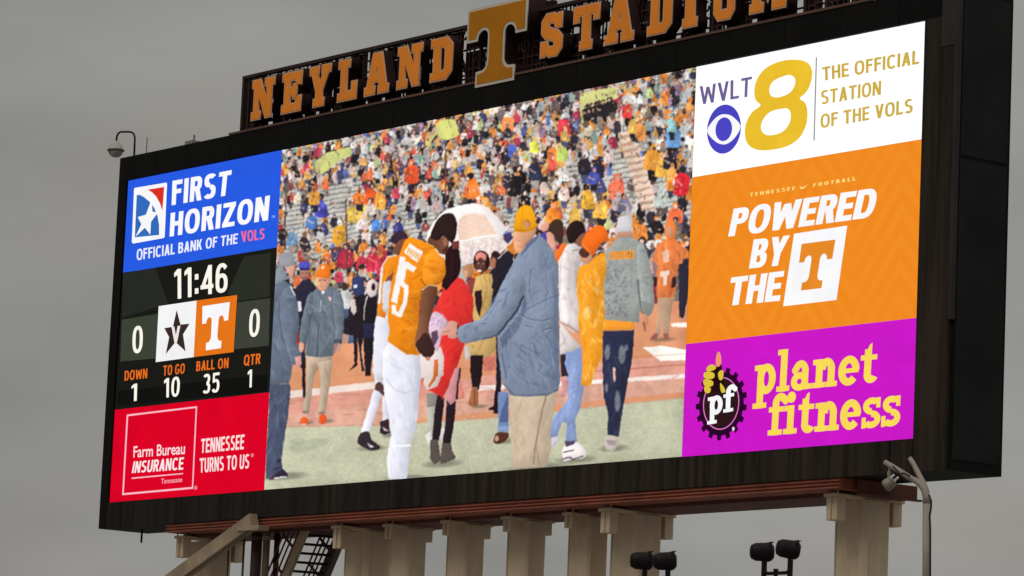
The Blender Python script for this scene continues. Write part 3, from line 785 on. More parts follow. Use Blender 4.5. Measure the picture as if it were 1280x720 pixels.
for x, y, s, c in ((515, 208, 24, (236, 78, 40)), (590, 226, 26, (240, 112, 40)), (650, 215, 24, (28, 24, 26)), (644, 222, 26, (32, 28, 30)), (702, 186, 22, (182, 206, 92)), (690, 186, 22, (222, 118, 52)), (667, 178, 20, (214, 214, 60)),
                   (640, 182, 19, (70, 96, 200)), (635, 148, 20, (236, 124, 60)), (704, 150, 22, (210, 44, 60)), (842, 162, 25, (98, 150, 204)), (838, 150, 19, (140, 196, 200)), (790, 150, 20, (222, 176, 80)), (800, 156, 20, (240, 150, 70)), (784, 132, 20, (226, 60, 50)),
                   (815, 190, 26, (240, 156, 50)), (828, 200, 24, (238, 162, 60)), (853, 218, 30, (220, 32, 44)), (770, 228, 30, (226, 104, 72)), (733, 240, 26, (240, 172, 50)), (752, 254, 28, (240, 168, 62)), (800, 282, 24, (240, 128, 46)), (845, 262, 26, (236, 100, 56)),
                   (826, 240, 26, (196, 208, 200)), (400, 252, 26, (66, 70, 190)), (392, 240, 20, (238, 160, 60)), (390, 272, 18, (72, 120, 190)), (404, 280, 16, (44, 48, 92)), (424, 284, 24, (222, 158, 40)), (440, 260, 24, (208, 172, 70)), (452, 258, 24, (214, 178, 80)), (448, 242, 20, (240, 120, 40)),
                   (463, 238, 26, (238, 84, 36)), (474, 242, 22, (240, 160, 60)), (470, 275, 16, (62, 118, 200)), (545, 236, 24, (140, 152, 160)), (498, 280, 22, (60, 62, 160)), (466, 318, 24, (206, 40, 66)), (480, 322, 24, (206, 46, 70)), (452, 322, 22, (200, 44, 70)), (432, 314, 28, (186, 40, 62)), (378, 312, 18, (214, 70, 60)),
                   (365, 292, 20, (110, 150, 190)), (380, 298, 22, (40, 34, 40)), (730, 200, 26, (34, 30, 40)), (748, 206, 28, (40, 38, 62)), (742, 216, 22, (60, 70, 160)), (718, 262, 24, (224, 176, 70)), (690, 262, 24, (240, 130, 40)), (655, 246, 26, (30, 26, 28)), (668, 206, 22, (42, 46, 70)), (838, 196, 22, (34, 30, 40)), (780, 250, 22, (120, 118, 150)), (705, 236, 20, (230, 200, 190))):
    s *= .74; spectator(x, y, s, c)
    spectator(x + rn.uniform(-4, 4), y + s * .9, s * .8) if rn.random() < .25 else None
for _ in range(1700):                                 # glints, gaps, hands: the restless grain of a packed stand
    u = rn.uniform(.84, 2.70); v = rn.uniform(.5, 1.0); x, y = uvpx(u, v)
    r = rn.random()
    if r < .22: oval(x, y, rn.uniform(.4, .9), rn.uniform(1.6, 4.6), (60, 48, 50), a=.6, rot=rn.uniform(-.4, .4))
    elif r < .50: oval(x, y, rn.uniform(.4, .9), rn.uniform(.6, 1.6), (244, 234, 230), a=.6)
    else: oval(x, y, rn.uniform(.7, 1.4), rn.uniform(.9, 2.0), rn.choice(SKIN), a=.9)
# flag poles and rails
for xa, xb, ya, yb in ((357, 356, 238, 312), (432, 434, 248, 345), (556, 557, 178, 250)):
    line([(xa, ya), (xb, yb)], (96, 60, 54), 1.7)
for v0, c in ((.555, (178, 176, 176)), (.50, (206, 170, 160))): band(v0, v0 + .006, c)
for k in range(30):
    x, y = uvpx(.84 + k * .064, .56); line([(x, y), (x, y + 26)], (120, 70, 66), 1.1, .8)
band(.395, .47, (196, 150, 128), S_FIELD, tex=.4)
for k in range(130):                                  # people and clutter along the far sideline
    u = rn.uniform(.84, 2.70); x, y = uvpx(u, rn.uniform(.44, .56)); spectator(x, y, rn.uniform(20, 30), rn.choice([(40, 38, 50), (30, 28, 34), (60, 62, 84), (205, 205, 205), (214, 120, 50), (110, 104, 100), (200, 160, 140), (150, 60, 60)]))
band(-.02, .40, (214, 146, 108), S_FIELD, tex=.16, fine=.08)
band(.262, .282, (232, 214, 204), tex=.1, u1=1.42); band(.215, .262, (214, 152, 134), tex=.2); band(.165, .215, (212, 160, 140), tex=.22)
paint([(585, 487), (600, 482), (700, 477), (862, 467), (862, 472), (700, 482), (600, 488)], (238, 224, 218))
paint([(803, 434), (826, 432), (858, 437), (858, 450), (825, 451)], (240, 236, 226)); paint([(838, 404), (862, 402), (862, 409), (840, 408)], (238, 230, 220))
line([(740, 464), (862, 455)], (170, 96, 76), 1.0); line([(430, 470), (860, 442)], (196, 116, 84), 1.0, .5)
for k in range(26): 
    x, y = uvpx(rn.uniform(.9, 2.7), rn.uniform(.18, .26)); line([(x, y), (x + rn.uniform(8, 26), y + rn.uniform(-3, 3))], rn.choice([(192, 126, 110), (228, 176, 156)]), rn.uniform(1, 2.4), .5)
gp = [uvpx(.8, -.02), uvpx(2.74, -.02), (862, 497), (800, 502), (700, 514), (600, 524), (470, 532), (352, 534)]
paint(gp, (186, 186, 160), S_FIELD, tex=.16, fine=.30, gy=.03)
line([(352, 533), (470, 531), (600, 523), (862, 496)], (186, 150, 130), 1.6, .6)
for _ in range(900):
    u = rn.uniform(.84, 2.70); vv = rn.uniform(.0, .165); x, y = uvpx(u, vv)
    if y < 534 - (x - 352) * .072: continue
    oval(x, y, rn.uniform(.8, 3.2), rn.uniform(.4, 1.0), rn.choice([(168, 178, 142), (206, 210, 184), (156, 166, 140), (214, 212, 188), (180, 176, 150)]), a=.45)
oval(385, 556, 26, 7, (150, 164, 138), a=.35, rot=-.2); oval(372, 552, 10, 4, (140, 152, 130), a=.3)

for cx_, cy_, rx_, ry_ in ((352, 595, 26, 4), (380, 528, 9, 2.5), (404, 526, 10, 2.5), (462, 560, 16, 3), (486, 544, 10, 2.5), (505, 598, 24, 4), (550, 579, 22, 4), (630, 551, 14, 3), (668, 585, 36, 5), (716, 574, 22, 4), (764, 560, 16, 3.5), (596, 508, 9, 2), (826, 424, 14, 2.5)):
    for k_ in range(5): oval(cx_ + 3, cy_, rx_ * (1.25 - .16 * k_), ry_ * (1.4 - .18 * k_), (92, 92, 80), a=.16, rot=-.07)  # soft contact shadows painted under the feet

# ---- people on the sideline, from the back to the front
Z1 = lambda p_: Z(340, 300, 4.5, p_); Z2 = lambda p_: Z(330, 450, 4.5, p_); Z3 = lambda p_: Z(430, 330, 5.143, p_); Z4 = lambda p_: Z(430, 460, 4.8, p_)
Z5 = lambda p_: Z(540, 320, 3.7875, p_); Z6 = lambda p_: Z(600, 480, 6.0, p_); Z7 = lambda p_: Z(680, 390, 3.6, p_)
ZA = lambda p_: Z(440, 250, 4.8, p_); ZB = lambda p_: Z(580, 240, 6.0, p_); ZC = lambda p_: Z(680, 260, 4.5, p_)
def O1(zf, cx, cy, rx, ry, sc, col, lab=None, **k):
    (x, y), = zf([(cx, cy)]); oval(x, y, rx / sc, ry / sc, col, lab, **k)
PP = 'person_picture'

# photographers
s = new_subject(PP, 'photographers in dark clothes')
paint(Z3([(55, 85), (90, 70), (130, 92), (128, 190), (70, 215), (48, 160)]), (54, 60, 98), s, tex=.4); O1(Z3, 114, 40, 17, 26, 5.143, (206, 150, 124), s); O1(Z3, 112, 20, 19, 14, 5.143, (56, 40, 36), s)
paint(Z3([(30, 290), (60, 240), (150, 190), (212, 210), (206, 340), (196, 480), (168, 720), (136, 720), (122, 470), (108, 560), (130, 690), (112, 690), (86, 470), (86, 650), (30, 690), (66, 640), (58, 460), (32, 400)]), (36, 30, 36), s, tex=.6, fine=.3)
paint(Z3([(146, 120), (180, 98), (212, 120), (206, 190), (170, 212), (146, 180)]), (222, 206, 200), s, sm=3); O1(Z3, 188, 146, 13, 23, 5.143, (44, 30, 32), s)
paint(Z3([(40, 230), (70, 225), (80, 300), (60, 330), (44, 300)]), (214, 200, 190), s, tex=.4); paint(Z3([(122, 380), (196, 380), (190, 476), (124, 476)]), (40, 40, 66), s)
for ex in (106, 120): O1(Z3, ex, 38, 3, 3, 5.143, (90, 60, 54), a=.8)
line(Z3([(150, 200), (128, 280), (128, 360)]), (230, 226, 220), 1.2)
paint(Z3([(60, 135), (84, 132), (86, 152), (62, 156)]), (220, 224, 236))
# blue cap man
s = new_subject(PP, 'man in a blue cap and dark jacket')
paint(Z1([(125, 290), (165, 228), (205, 215), (250, 262), (225, 330), (192, 420), (182, 560), (190, 720), (160, 720), (150, 540), (138, 390)]), (42, 40, 56), s, tex=.5); paint(Z2([(212, 0), (233, 0), (232, 210), (216, 210)]), (40, 30, 40), s)
O1(Z1, 181, 190, 25, 32, 4.5, (178, 124, 104), s); O1(Z1, 182, 142, 34, 24, 4.5, (80, 82, 186), s, tex=.3); paint(Z1([(150, 158), (214, 156), (212, 168), (160, 170)]), (44, 46, 110), s)
paint(Z1([(142, 345), (162, 345), (164, 398), (146, 402)]), (226, 216, 222), s); line(Z1([(176, 206), (196, 207)]), (110, 70, 62), 1.0)
for ex in (172, 192): O1(Z1, ex, 184, 5, 4, 4.5, (70, 46, 44), a=.85)
line(Z1([(182, 184), (180, 197)]), (150, 98, 82), 1.0, .8); paint(Z1([(160, 205), (200, 205), (195, 225), (168, 225)]), (120, 84, 74), a=.7)
# grey jacket man, orange cap
s = new_subject(PP, 'man in an orange cap, grey jacket and khaki trousers')
kp = Z1([(188, 650), (336, 650)]) + Z2([(372, 120), (346, 285), (342, 302), (304, 302), (316, 160), (308, 40), (290, 40), (272, 150), (252, 292), (214, 292), (238, 150), (240, 20)])
paint(kp, (190, 168, 146), s, tex=.3, gx=-.08); folds(kp, 22, (150, 126, 108), .5, seed=3, slant=(.1, 1))
for q in ([(240, 0), (296, 10), (290, 60), (272, 150), (252, 292), (214, 292), (238, 150)], [(300, 10), (384, 0), (372, 120), (346, 285), (342, 302), (304, 302), (318, 160), (308, 50)]):
    paint(Z2(q), (190, 168, 146), s, tex=.2, rel=1.8); folds(Z2(q), 9, (146, 122, 104), .5, seed=73, slant=(.2, 1))
line(Z2([(296, 30), (300, 60)]), (140, 116, 100), 1.4)
O1(Z2, 226, 342, 22, 24, 4.5, (226, 92, 42), s); O1(Z2, 330, 332, 22, 28, 4.5, (222, 84, 40), s); O1(Z2, 222, 360, 16, 5, 4.5, (240, 180, 140), s); paint(Z2([(214, 286), (254, 286), (250, 300), (216, 300)]), (140, 118, 106)); paint(Z2([(306, 292), (342, 292), (340, 306), (308, 306)]), (140, 118, 106))
O1(Z1, 165, 598, 15, 36, 4.5, (214, 160, 140), s); O1(Z1, 368, 598, 16, 34, 4.5, (206, 156, 138), s)
jk = Z1([(236, 282), (262, 268), (290, 292), (326, 254), (372, 284), (402, 345), (400, 450), (392, 562), (350, 572), (340, 652), (262, 658), (190, 650), (186, 570), (154, 562), (166, 445), (202, 312)])
paint(jk, (104, 114, 126), s, tex=.35, fine=.18); folds(jk, 46, (76, 84, 98), .55, seed=5, slant=(.25, 1)); folds(jk, 20, (146, 156, 166), .45, seed=6, slant=(.25, 1))
paint(Z1([(346, 390), (356, 560), (338, 640), (352, 640), (384, 560), (392, 460)]), (78, 84, 98), a=.45); line(Z1([(190, 440), (208, 560), (200, 640)]), (70, 78, 92), 1.2, .7)
for q in ([(200, 312), (228, 296), (226, 400), (206, 480), (188, 572), (152, 562), (166, 445)], [(342, 300), (374, 284), (402, 345), (404, 450), (392, 564), (350, 574), (354, 480), (338, 380)]):
    line(Z1(q[2:5] if q[0][0] < 300 else q[4:] + q[:1]), (62, 68, 82), 2.2, .6); paint(Z1(q), (106, 116, 128), s, sm=2, tex=.3, fine=.15, rel=1.6); folds(Z1(q), 14, (70, 78, 92), .6, seed=61, slant=(.9, .5), ln=(4, 12)); folds(Z1(q), 8, (150, 158, 168), .5, seed=62, slant=(.9, .5), ln=(4, 12))
paint(Z1([(345, 560), (392, 556), (388, 578), (350, 580)]), (66, 72, 86), a=.8)
line(Z1([(262, 470), (250, 652)]), (60, 64, 76), 1.3, .9); line(Z1([(215, 360), (268, 400), (330, 350)]), (140, 148, 160), 1.0, .8); line(Z1([(276, 340), (270, 400)]), (190, 194, 200), 1.0)
paint(Z1([(316, 318), (334, 322), (330, 342), (320, 338)]), (226, 190, 180)); paint(Z1([(278, 288), (296, 280), (294, 300), (282, 304)]), (236, 232, 230))
paint(Z1([(250, 200), (322, 200), (320, 250), (300, 282), (270, 284), (252, 250)]), (222, 162, 132), s, sm=3, gx=-.1); paint(Z1([(244, 202), (258, 164), (284, 132), (314, 138), (330, 180), (322, 210), (290, 214), (262, 208)]), (236, 118, 34), s, sm=3, tex=.2)
O1(Z1, 284, 152, 9, 9, 4.5, (246, 216, 190)); line(Z1([(262, 222), (306, 222)]), (170, 110, 92), 1.2, .8); line(Z1([(268, 258), (290, 258)]), (170, 100, 90), 1.0, .8)
for ex in (268, 294): O1(Z1, ex, 228, 6, 4, 4.5, (84, 58, 52), a=.8)
line(Z1([(281, 228), (277, 246), (284, 248)]), (188, 124, 102), 1.0, .8); O1(Z1, 316, 236, 5, 12, 4.5, (206, 142, 116))
# far left man
s = new_subject(PP, 'man in a grey beanie and blue grey rain suit, cut by the picture edge')
pn = Z2([(28, 136), (140, 134), (150, 152), (132, 330), (106, 480), (98, 560), (102, 610), (70, 640), (10, 668), (8, 560), (26, 300)])
paint(pn, (76, 84, 106), s, tex=.45); folds(pn, 40, (52, 60, 84), .6, seed=7, slant=(-.2, 1)); folds(pn, 16, (130, 140, 160), .5, seed=8, slant=(-.2, 1)); paint(Z2([(80, 555), (100, 556), (92, 575), (70, 580)]), (44, 44, 66)); paint(Z2([(50, 608), (100, 596), (98, 608), (52, 618)]), (56, 54, 78))
paint(Z2([(22, 668), (66, 642), (100, 612), (130, 634), (126, 655), (60, 668)]), (48, 40, 60), s, sm=3); paint(Z2([(48, 660), (124, 652), (124, 658), (60, 668)]), (226, 220, 222), s)
jk = Z1([(12, 250), (60, 222), (98, 248), (132, 310), (146, 400), (152, 490), (130, 560), (160, 640), (158, 684), (100, 700)]) + Z2([(165, 10), (140, 132), (26, 136), (26, 20)])
paint(jk, (96, 106, 124), s, tex=.35, fine=.15); folds(jk, 60, (76, 86, 108), .5, seed=9, slant=(.2, 1)); folds(jk, 26, (150, 160, 176), .45, seed=10, slant=(.2, 1)); paint(Z1([(92, 570), (140, 560), (110, 600), (150, 650), (100, 640)]), (70, 78, 100), a=.7); q = Z1([(52, 300), (96, 262), (132, 316), (148, 400), (154, 490), (132, 562), (162, 640), (150, 690), (104, 690), (66, 560), (44, 430)])
line(q[6:], (58, 66, 88), 2.6, .6); paint(q, (102, 112, 130), s, sm=2, tex=.3, fine=.12, rel=1.8); folds(q, 26, (74, 84, 106), .6, seed=63, slant=(.9, .5), ln=(5, 16)); folds(q, 12, (164, 172, 186), .5, seed=64, slant=(.8, .6), ln=(5, 14))
line(Z1([(100, 256), (128, 312)]), (226, 222, 226), 1.3)
paint(Z1([(92, 150), (128, 140), (124, 190), (104, 214), (92, 200)]), (214, 152, 128), s)
paint(Z1([(14, 246), (18, 175), (48, 134), (78, 190), (98, 216), (60, 228)]), (132, 144, 150), s, sm=3, tex=.3); paint(Z1([(38, 130), (46, 84), (80, 66), (116, 76), (126, 108), (120, 138), (84, 150), (50, 148)]), (152, 152, 158), s, sm=3, tex=.35, fine=.2)
paint(Z1([(126, 660), (162, 650), (164, 700), (140, 715)]), (206, 150, 140), s)
# umbrella
s = new_subject('umbrella_picture', 'white umbrella with an orange checked panel')
um = [(533, 300), (538, 284), (548, 270), (560, 261), (576, 256), (592, 254), (606, 257), (618, 267), (629, 280), (637, 292), (636, 297), (627, 297), (634, 306), (622, 318), (606, 326), (585, 330), (570, 336), (560, 340), (545, 332)]
paint(um, (240, 232, 230), s, sm=2, tex=.10)
ck = ZA([(640, 120), (700, 80), (800, 90), (850, 180), (850, 215), (700, 235), (640, 240)]); paint(ck, (240, 224, 212), sm=2)
rr_ = mask_poly(smooth_closed(ck, 2)); mm, ys, xs = rr_
gx_, gy_ = np.meshgrid(np.arange(mm.shape[1]), np.arange(mm.shape[0])); pat = (np.sin((gx_ + gy_ * .7) * .66) * np.sin((gx_ * .8 - gy_) * .66) > .05) & mm
IMG[ys, xs][pat] = IMG[ys, xs][pat] * .35 + np.array([216, 148, 112]) * .65
paint(ZB([(-20, 360), (130, 330), (270, 320), (330, 400), (250, 480), (100, 520), (-60, 530)]), (230, 214, 210), tex=.18, fine=.35, a=.9); line(ZB([(-40, 370), (100, 340), (260, 322)]), (250, 244, 240), 2.0, .8)
for k in range(7): line([(575 + k * 8, 304 - k * .5), (572 + k * 8.5, 326)], (206, 150, 150), 1.0, .45)
O1(ZB, 322, 312, 22, 24, 6, (122, 146, 206)); paint(ZB([(290, 320), (350, 300), (366, 350), (320, 390)]), (60, 52, 96), S_CROWD)
# women by the umbrella
s = new_subject(PP, 'laughing woman in a pink headband and yellow top')
yl = Z5([(206, 96), (240, 84), (284, 84), (288, 180), (262, 280), (300, 340), (306, 440), (266, 478), (190, 480), (158, 462), (196, 330), (186, 190)])
paint(yl, (204, 168, 104), s, tex=.45, fine=.25); folds(yl, 30, (150, 112, 60), .55, seed=11, slant=(.2, 1))
paint(Z5([(200, 165), (232, 160), (236, 220), (226, 290), (206, 240)]), (46, 28, 34), s); paint(Z5([(180, 470), (242, 470), (236, 560), (222, 632), (190, 632), (180, 540)]), (36, 26, 30), s); paint(Z5([(188, 620), (216, 620), (219, 700), (206, 716), (170, 704)]), (158, 100, 66), s, tex=.4); line(Z5([(200, 630), (200, 700)]), (90, 56, 44), 1.0)
O1(ZB, 130, 520, 62, 84, 6, (44, 26, 28), s, tex=.4); O1(ZB, 124, 490, 42, 40, 6, (232, 140, 130), s); O1(ZB, 124, 552, 40, 60, 6, (92, 54, 46), s, tex=.4); O1(ZB, 114, 592, 20, 10, 6, (232, 214, 206), s); line(ZB([(104, 530), (146, 528)]), (50, 28, 26), 1.0); line(ZB([(124, 535), (120, 565), (130, 567)]), (120, 76, 64), 1.0, .8)
for ex in (106, 142): O1(ZB, ex, 534, 7, 5, 6, (226, 210, 204), a=.6)
O1(ZB, 236, 500, 38, 60, 6, (52, 32, 32), s); O1(ZB, 222, 530, 24, 42, 6, (172, 112, 94), s); O1(ZB, 30, 590, 40, 50, 6, (182, 130, 92), s, tex=.6); O1(ZB, 8, 610, 20, 28, 6, (214, 160, 134), s)
paint(Z5([(150, 430), (170, 420), (185, 470), (160, 500)]), (200, 190, 186), s, tex=.5); paint(Z5([(240, 480), (300, 470), (300, 540), (246, 545)]), (202, 116, 98), tex=.4)
# dark coat
s = new_subject(PP, 'person in a black coat and jeans behind the coach')
paint(ZB([(240, 520), (262, 470), (330, 436), (372, 470), (366, 540), (300, 640), (240, 720), (204, 720)]), (38, 34, 44), s, tex=.4); paint(Z5([(296, 88), (330, 20), (385, 0), (386, 60), (330, 140), (280, 215), (288, 170)]), (38, 34, 44), s)
paint(Z5([(302, 376), (330, 370), (326, 600), (318, 720), (300, 720), (304, 520)]), (36, 30, 40), s); paint(Z6([(118, 0), (136, 0), (136, 222), (100, 218), (104, 196), (60, 196), (62, 184), (100, 164)]), (40, 24, 30), s)
line(ZB([(330, 400), (364, 350)]), (230, 226, 230), 1.4); line(ZB([(250, 500), (330, 425)]), (214, 190, 190), 1.4)
paint(Z6([(134, 55), (214, 60), (212, 362), (136, 352), (132, 200)]), (112, 134, 178), s, tex=.4); paint(Z6([(160, 190), (210, 80), (212, 280), (140, 290)]), (62, 74, 116), a=.6); paint(Z6([(132, 318), (212, 314), (212, 362), (136, 352)]), (134, 156, 198), s)
paint(Z6([(104, 440), (108, 398), (134, 358), (210, 366), (212, 392), (176, 436), (138, 450)]), (86, 48, 36), s, sm=3, tex=.4); O1(Z6, 124, 408, 14, 22, 6, (196, 150, 124))
# man with orange collar
s = new_subject(PP, 'dark haired man with an orange collar')
paint(ZB([(555, 330), (600, 290), (628, 300), (640, 420), (610, 440), (565, 400)]), (72, 66, 158), s, tex=.3)
paint(ZB([(612, 300), (664, 300), (690, 400), (660, 470), (626, 400)]), (222, 162, 138), s); paint(ZB([(660, 480), (740, 384), (776, 392), (720, 520), (690, 540)]), (238, 112, 40), s)
paint(ZB([(624, 290), (650, 228), (700, 202), (742, 240), (738, 372), (706, 384), (662, 310)]), (66, 46, 36), s, sm=3, tex=.5); O1(ZB, 606, 260, 28, 40, 6, (226, 160, 140), s, rot=.7)
# man in white jacket
s = new_subject(PP, 'man in a white jacket, pale jeans and white trainers')
jn = Z7([(74, 186), (166, 158), (178, 340), (160, 440), (140, 480), (146, 584), (96, 584), (104, 500), (84, 490), (56, 560), (24, 566), (24, 520), (46, 468), (110, 390), (100, 300)])
paint(jn, (138, 156, 200), s, tex=.35, fine=.2); folds(jn, 34, (100, 118, 168), .5, seed=12, slant=(-.2, 1)); folds(jn, 18, (180, 192, 222), .5, seed=13, slant=(-.2, 1)); paint(Z7([(74, 192), (98, 190), (92, 230), (108, 286), (76, 292)]), (46, 38, 50), s); paint(Z7([(80, 300), (110, 310), (104, 370), (78, 385)]), (196, 140, 140), tex=.3)
paint(Z7([(84, 660), (86, 606), (134, 584), (158, 590), (186, 622), (182, 656), (128, 662), (90, 672)]), (236, 226, 226), s, sm=3); line(Z7([(86, 632), (132, 620)]), (50, 38, 44), 1.2); line(Z7([(84, 660), (120, 652), (124, 662), (176, 648)]), (60, 48, 54), 1.4); paint(Z7([(90, 580), (140, 578), (134, 592), (100, 606)]), (80, 70, 96), s); paint(Z7([(30, 566), (66, 560), (70, 575), (34, 612)]), (198, 194, 206), s)
jk = ZC([(78, 300), (124, 210), (158, 190), (206, 214), (216, 250), (205, 310), (192, 350), (180, 452), (204, 560), (202, 690), (160, 700), (90, 640)]) + Z7([(166, 158), (110, 180), (70, 188), (70, 30)])
paint(jk, (216, 206, 204), s, tex=.22, gx=-.06); folds(jk, 30, (170, 152, 152), .6, seed=14, slant=(.1, 1)); paint(ZC([(100, 300), (130, 250), (150, 330), (140, 480), (150, 640), (100, 640)]), (232, 224, 222), s, sm=2, rel=1.5, tex=.1); folds(ZC([(90, 300), (150, 250), (150, 640), (90, 640)]), 12, (176, 160, 158), .55, seed=72, slant=(.8, .6), ln=(5, 12)); line(ZC([(160, 240), (205, 232)]), (120, 110, 112), 1.4, .8); line(ZC([(176, 350), (186, 450), (200, 560)]), (160, 130, 124), 1.4, .7); line(ZC([(90, 640), (150, 670), (198, 700)]), (150, 90, 80), 1.6, .7)
paint(ZC([(134, 190), (128, 120), (160, 76), (210, 74), (232, 112), (226, 150), (180, 180), (160, 200)]), (40, 28, 28), s, sm=3, tex=.3); paint(ZC([(176, 190), (196, 158), (228, 140), (230, 180), (206, 214), (184, 206)]), (132, 88, 70), s, sm=3)
# orange poncho person, far right
s = new_subject(PP, 'person in an orange rain poncho with white lettering, standing back')
paint(ZC([(636, 505), (730, 500), (712, 600), (700, 720), (672, 720), (664, 620), (650, 720), (622, 720), (640, 600)]), (186, 152, 124), s, tex=.35); paint(ZC([(610, 290), (626, 300), (630, 420), (612, 420)]), (150, 120, 130), s); paint(ZC([(756, 300), (786, 282), (812, 285), (812, 480), (784, 620), (760, 610), (758, 480)]), (46, 42, 56), s, tex=.6)
pc = ZC([(680, 175), (740, 170), (796, 236), (776, 310), (752, 315), (736, 500), (632, 505), (636, 322), (612, 290), (632, 210)])
paint(pc, (224, 122, 66), s, tex=.4, fine=.25); folds(pc, 26, (244, 176, 130), .6, seed=15); folds(pc, 16, (176, 80, 40), .5, seed=16)
paint(ZC([(660, 244), (700, 232), (704, 300), (672, 306)]), (238, 206, 186), a=.8, tex=.4); paint(ZC([(652, 358), (706, 350), (704, 378), (690, 380), (690, 432), (668, 434), (668, 384), (652, 384)]), (246, 226, 214), a=.9)
O1(ZC, 710, 126, 34, 54, 4.5, (232, 124, 56), s); O1(ZC, 708, 130, 20, 30, 4.5, (196, 140, 112), s); paint(ZC([(614, 384), (634, 384), (634, 440), (618, 442)]), (60, 36, 40), s); paint(ZC([(722, 390), (744, 384), (740, 440), (712, 450)]), (60, 36, 40), s); paint(Z7([(474, 122), (496, 96), (512, 96), (508, 124)]), (150, 86, 84), s); paint(Z7([(536, 96), (556, 96), (564, 124), (544, 126)]), (150, 86, 84), s)
# yellow poncho woman
s = new_subject(PP, 'person in an orange cap and shiny yellow rain poncho')
pc = ZC([(186, 360), (200, 330), (270, 296), (320, 248), (366, 262), (388, 300), (348, 350), (336, 430), (352, 540), (338, 690)]) + Z7([(264, 60), (262, 190), (236, 250), (206, 334), (166, 328), (178, 200), (160, 90), (152, 20)]) + ZC([(196, 560), (184, 470)])
paint(pc, (236, 154, 40), s, tex=.4, fine=.2); folds(pc, 60, (252, 214, 134), .6, seed=17, slant=(.3, 1), ln=(5, 18)); folds(pc, 36, (196, 116, 26), .55, seed=18, slant=(.2, 1))
for q in ((240, 590, 26, 40, .4), (290, 640, 10, 26, .2), (262, 400, 9, 30, -.2), (225, 690, 9, 22, .5), (300, 470, 8, 24, .1), (220, 420, 7, 22, -.3)): O1(ZC, *q[:4], 4.5, (250, 214, 160), a=.4, tex=.8, soft=10, rot=q[4])  # pale glare painted on the shiny poncho
O1(ZC, 236, 270, 36, 44, 4.5, (206, 148, 122), s); O1(ZC, 226, 250, 30, 30, 4.5, (80, 50, 40), s); line(ZC([(214, 272), (240, 276)]), (90, 56, 48), 1.0)
paint(ZC([(208, 196), (240, 140), (290, 100), (332, 100), (362, 150), (352, 186), (318, 200), (280, 262), (262, 258), (226, 226)]), (236, 106, 30), s, sm=3, tex=.3); line(ZC([(216, 196), (262, 256)]), (246, 150, 90), 1.2, .7)
# patterned grey jacket
s = new_subject(PP, 'man in a white beanie, mottled grey jacket and ripped dark jeans')
jn = Z7([(264, 84), (405, 80), (398, 200), (372, 330), (348, 470), (334, 562), (284, 550), (288, 462), (268, 380), (262, 240)])
paint(jn, (44, 46, 70), s, tex=.7, fine=.3); folds(jn, 30, (82, 90, 120), .5, seed=19, slant=(-.1, 1))
for q in ((350, 190, 18, 44), (330, 400, 14, 50), (284, 180, 14, 36), (370, 160, 10, 16), (280, 340, 8, 22)): O1(Z7, *q, 3.6, (150, 156, 158), a=.6, tex=.6, soft=10)
paint(Z7([(308, 246), (320, 250), (322, 304), (314, 316)]), (226, 180, 160)); paint(Z7([(274, 560), (330, 566), (330, 600), (310, 624), (276, 614)]), (200, 186, 178), s, sm=3); paint(Z7([(278, 572), (326, 580), (318, 600), (288, 596)]), (130, 120, 122), a=.6)
paint(ZC([(340, 622), (502, 630), (512, 680), (334, 688)]), (236, 150, 46), s, tex=.2)
jk = ZC([(348, 240), (404, 172), (450, 150), (496, 160), (556, 200), (588, 284), (612, 440), (616, 560), (590, 602), (556, 592), (540, 534), (532, 642), (440, 636), (342, 626), (334, 430), (352, 340)])
paint(jk, (152, 156, 152), s, tex=.25, fine=.5); 
for k in range(150):
    q = (rn.uniform(346, 470), rn.uniform(320, 610)); O1(ZC, q[0], q[1], rn.uniform(3, 8), rn.uniform(3, 10), 4.5, (112, 110, 116), a=.5 if inside(jk, *ZC([q])[0]) else 0, rot=rn.uniform(0, 3))
folds(jk, 30, (118, 122, 122), .5, seed=20, slant=(.1, 1)); q = ZC([(516, 250), (540, 190), (562, 206), (590, 284), (614, 440), (618, 560), (592, 604), (556, 594), (538, 530), (526, 400)])
line(q[6:], (80, 84, 86), 2.4, .6); paint(q, (158, 162, 158), s, sm=2, tex=.25, fine=.45, rel=1.8); folds(q, 14, (112, 116, 118), .55, seed=71, slant=(.9, .5), ln=(4, 12))
line(ZC([(530, 400), (540, 530), (548, 590)]), (84, 86, 90), 1.6, .8); paint(ZC([(545, 520), (612, 540), (594, 602), (556, 592)]), (116, 120, 116), a=.6)
paint(ZC([(364, 246), (508, 232), (508, 286), (368, 290)]), (222, 156, 84), tex=.2)
for k in range(8): paint(ZC([(374 + k * 16, 250 - k), (384 + k * 16, 249 - k), (384 + k * 16, 280), (374 + k * 16, 281)]), (204, 124, 52), tex=.6)
paint(ZC([(412, 128), (488, 128), (496, 162), (408, 168)]), (192, 140, 116), s); paint(ZC([(408, 132), (410, 84), (432, 48), (466, 44), (488, 76), (492, 126), (450, 134)]), (208, 204, 208), s, sm=3, tex=.15)
O1(ZC, 566, 630, 20, 34, 4.5, (206, 140, 112), s); line(ZC([(556, 640), (570, 690)]), (120, 70, 56), 1.6)
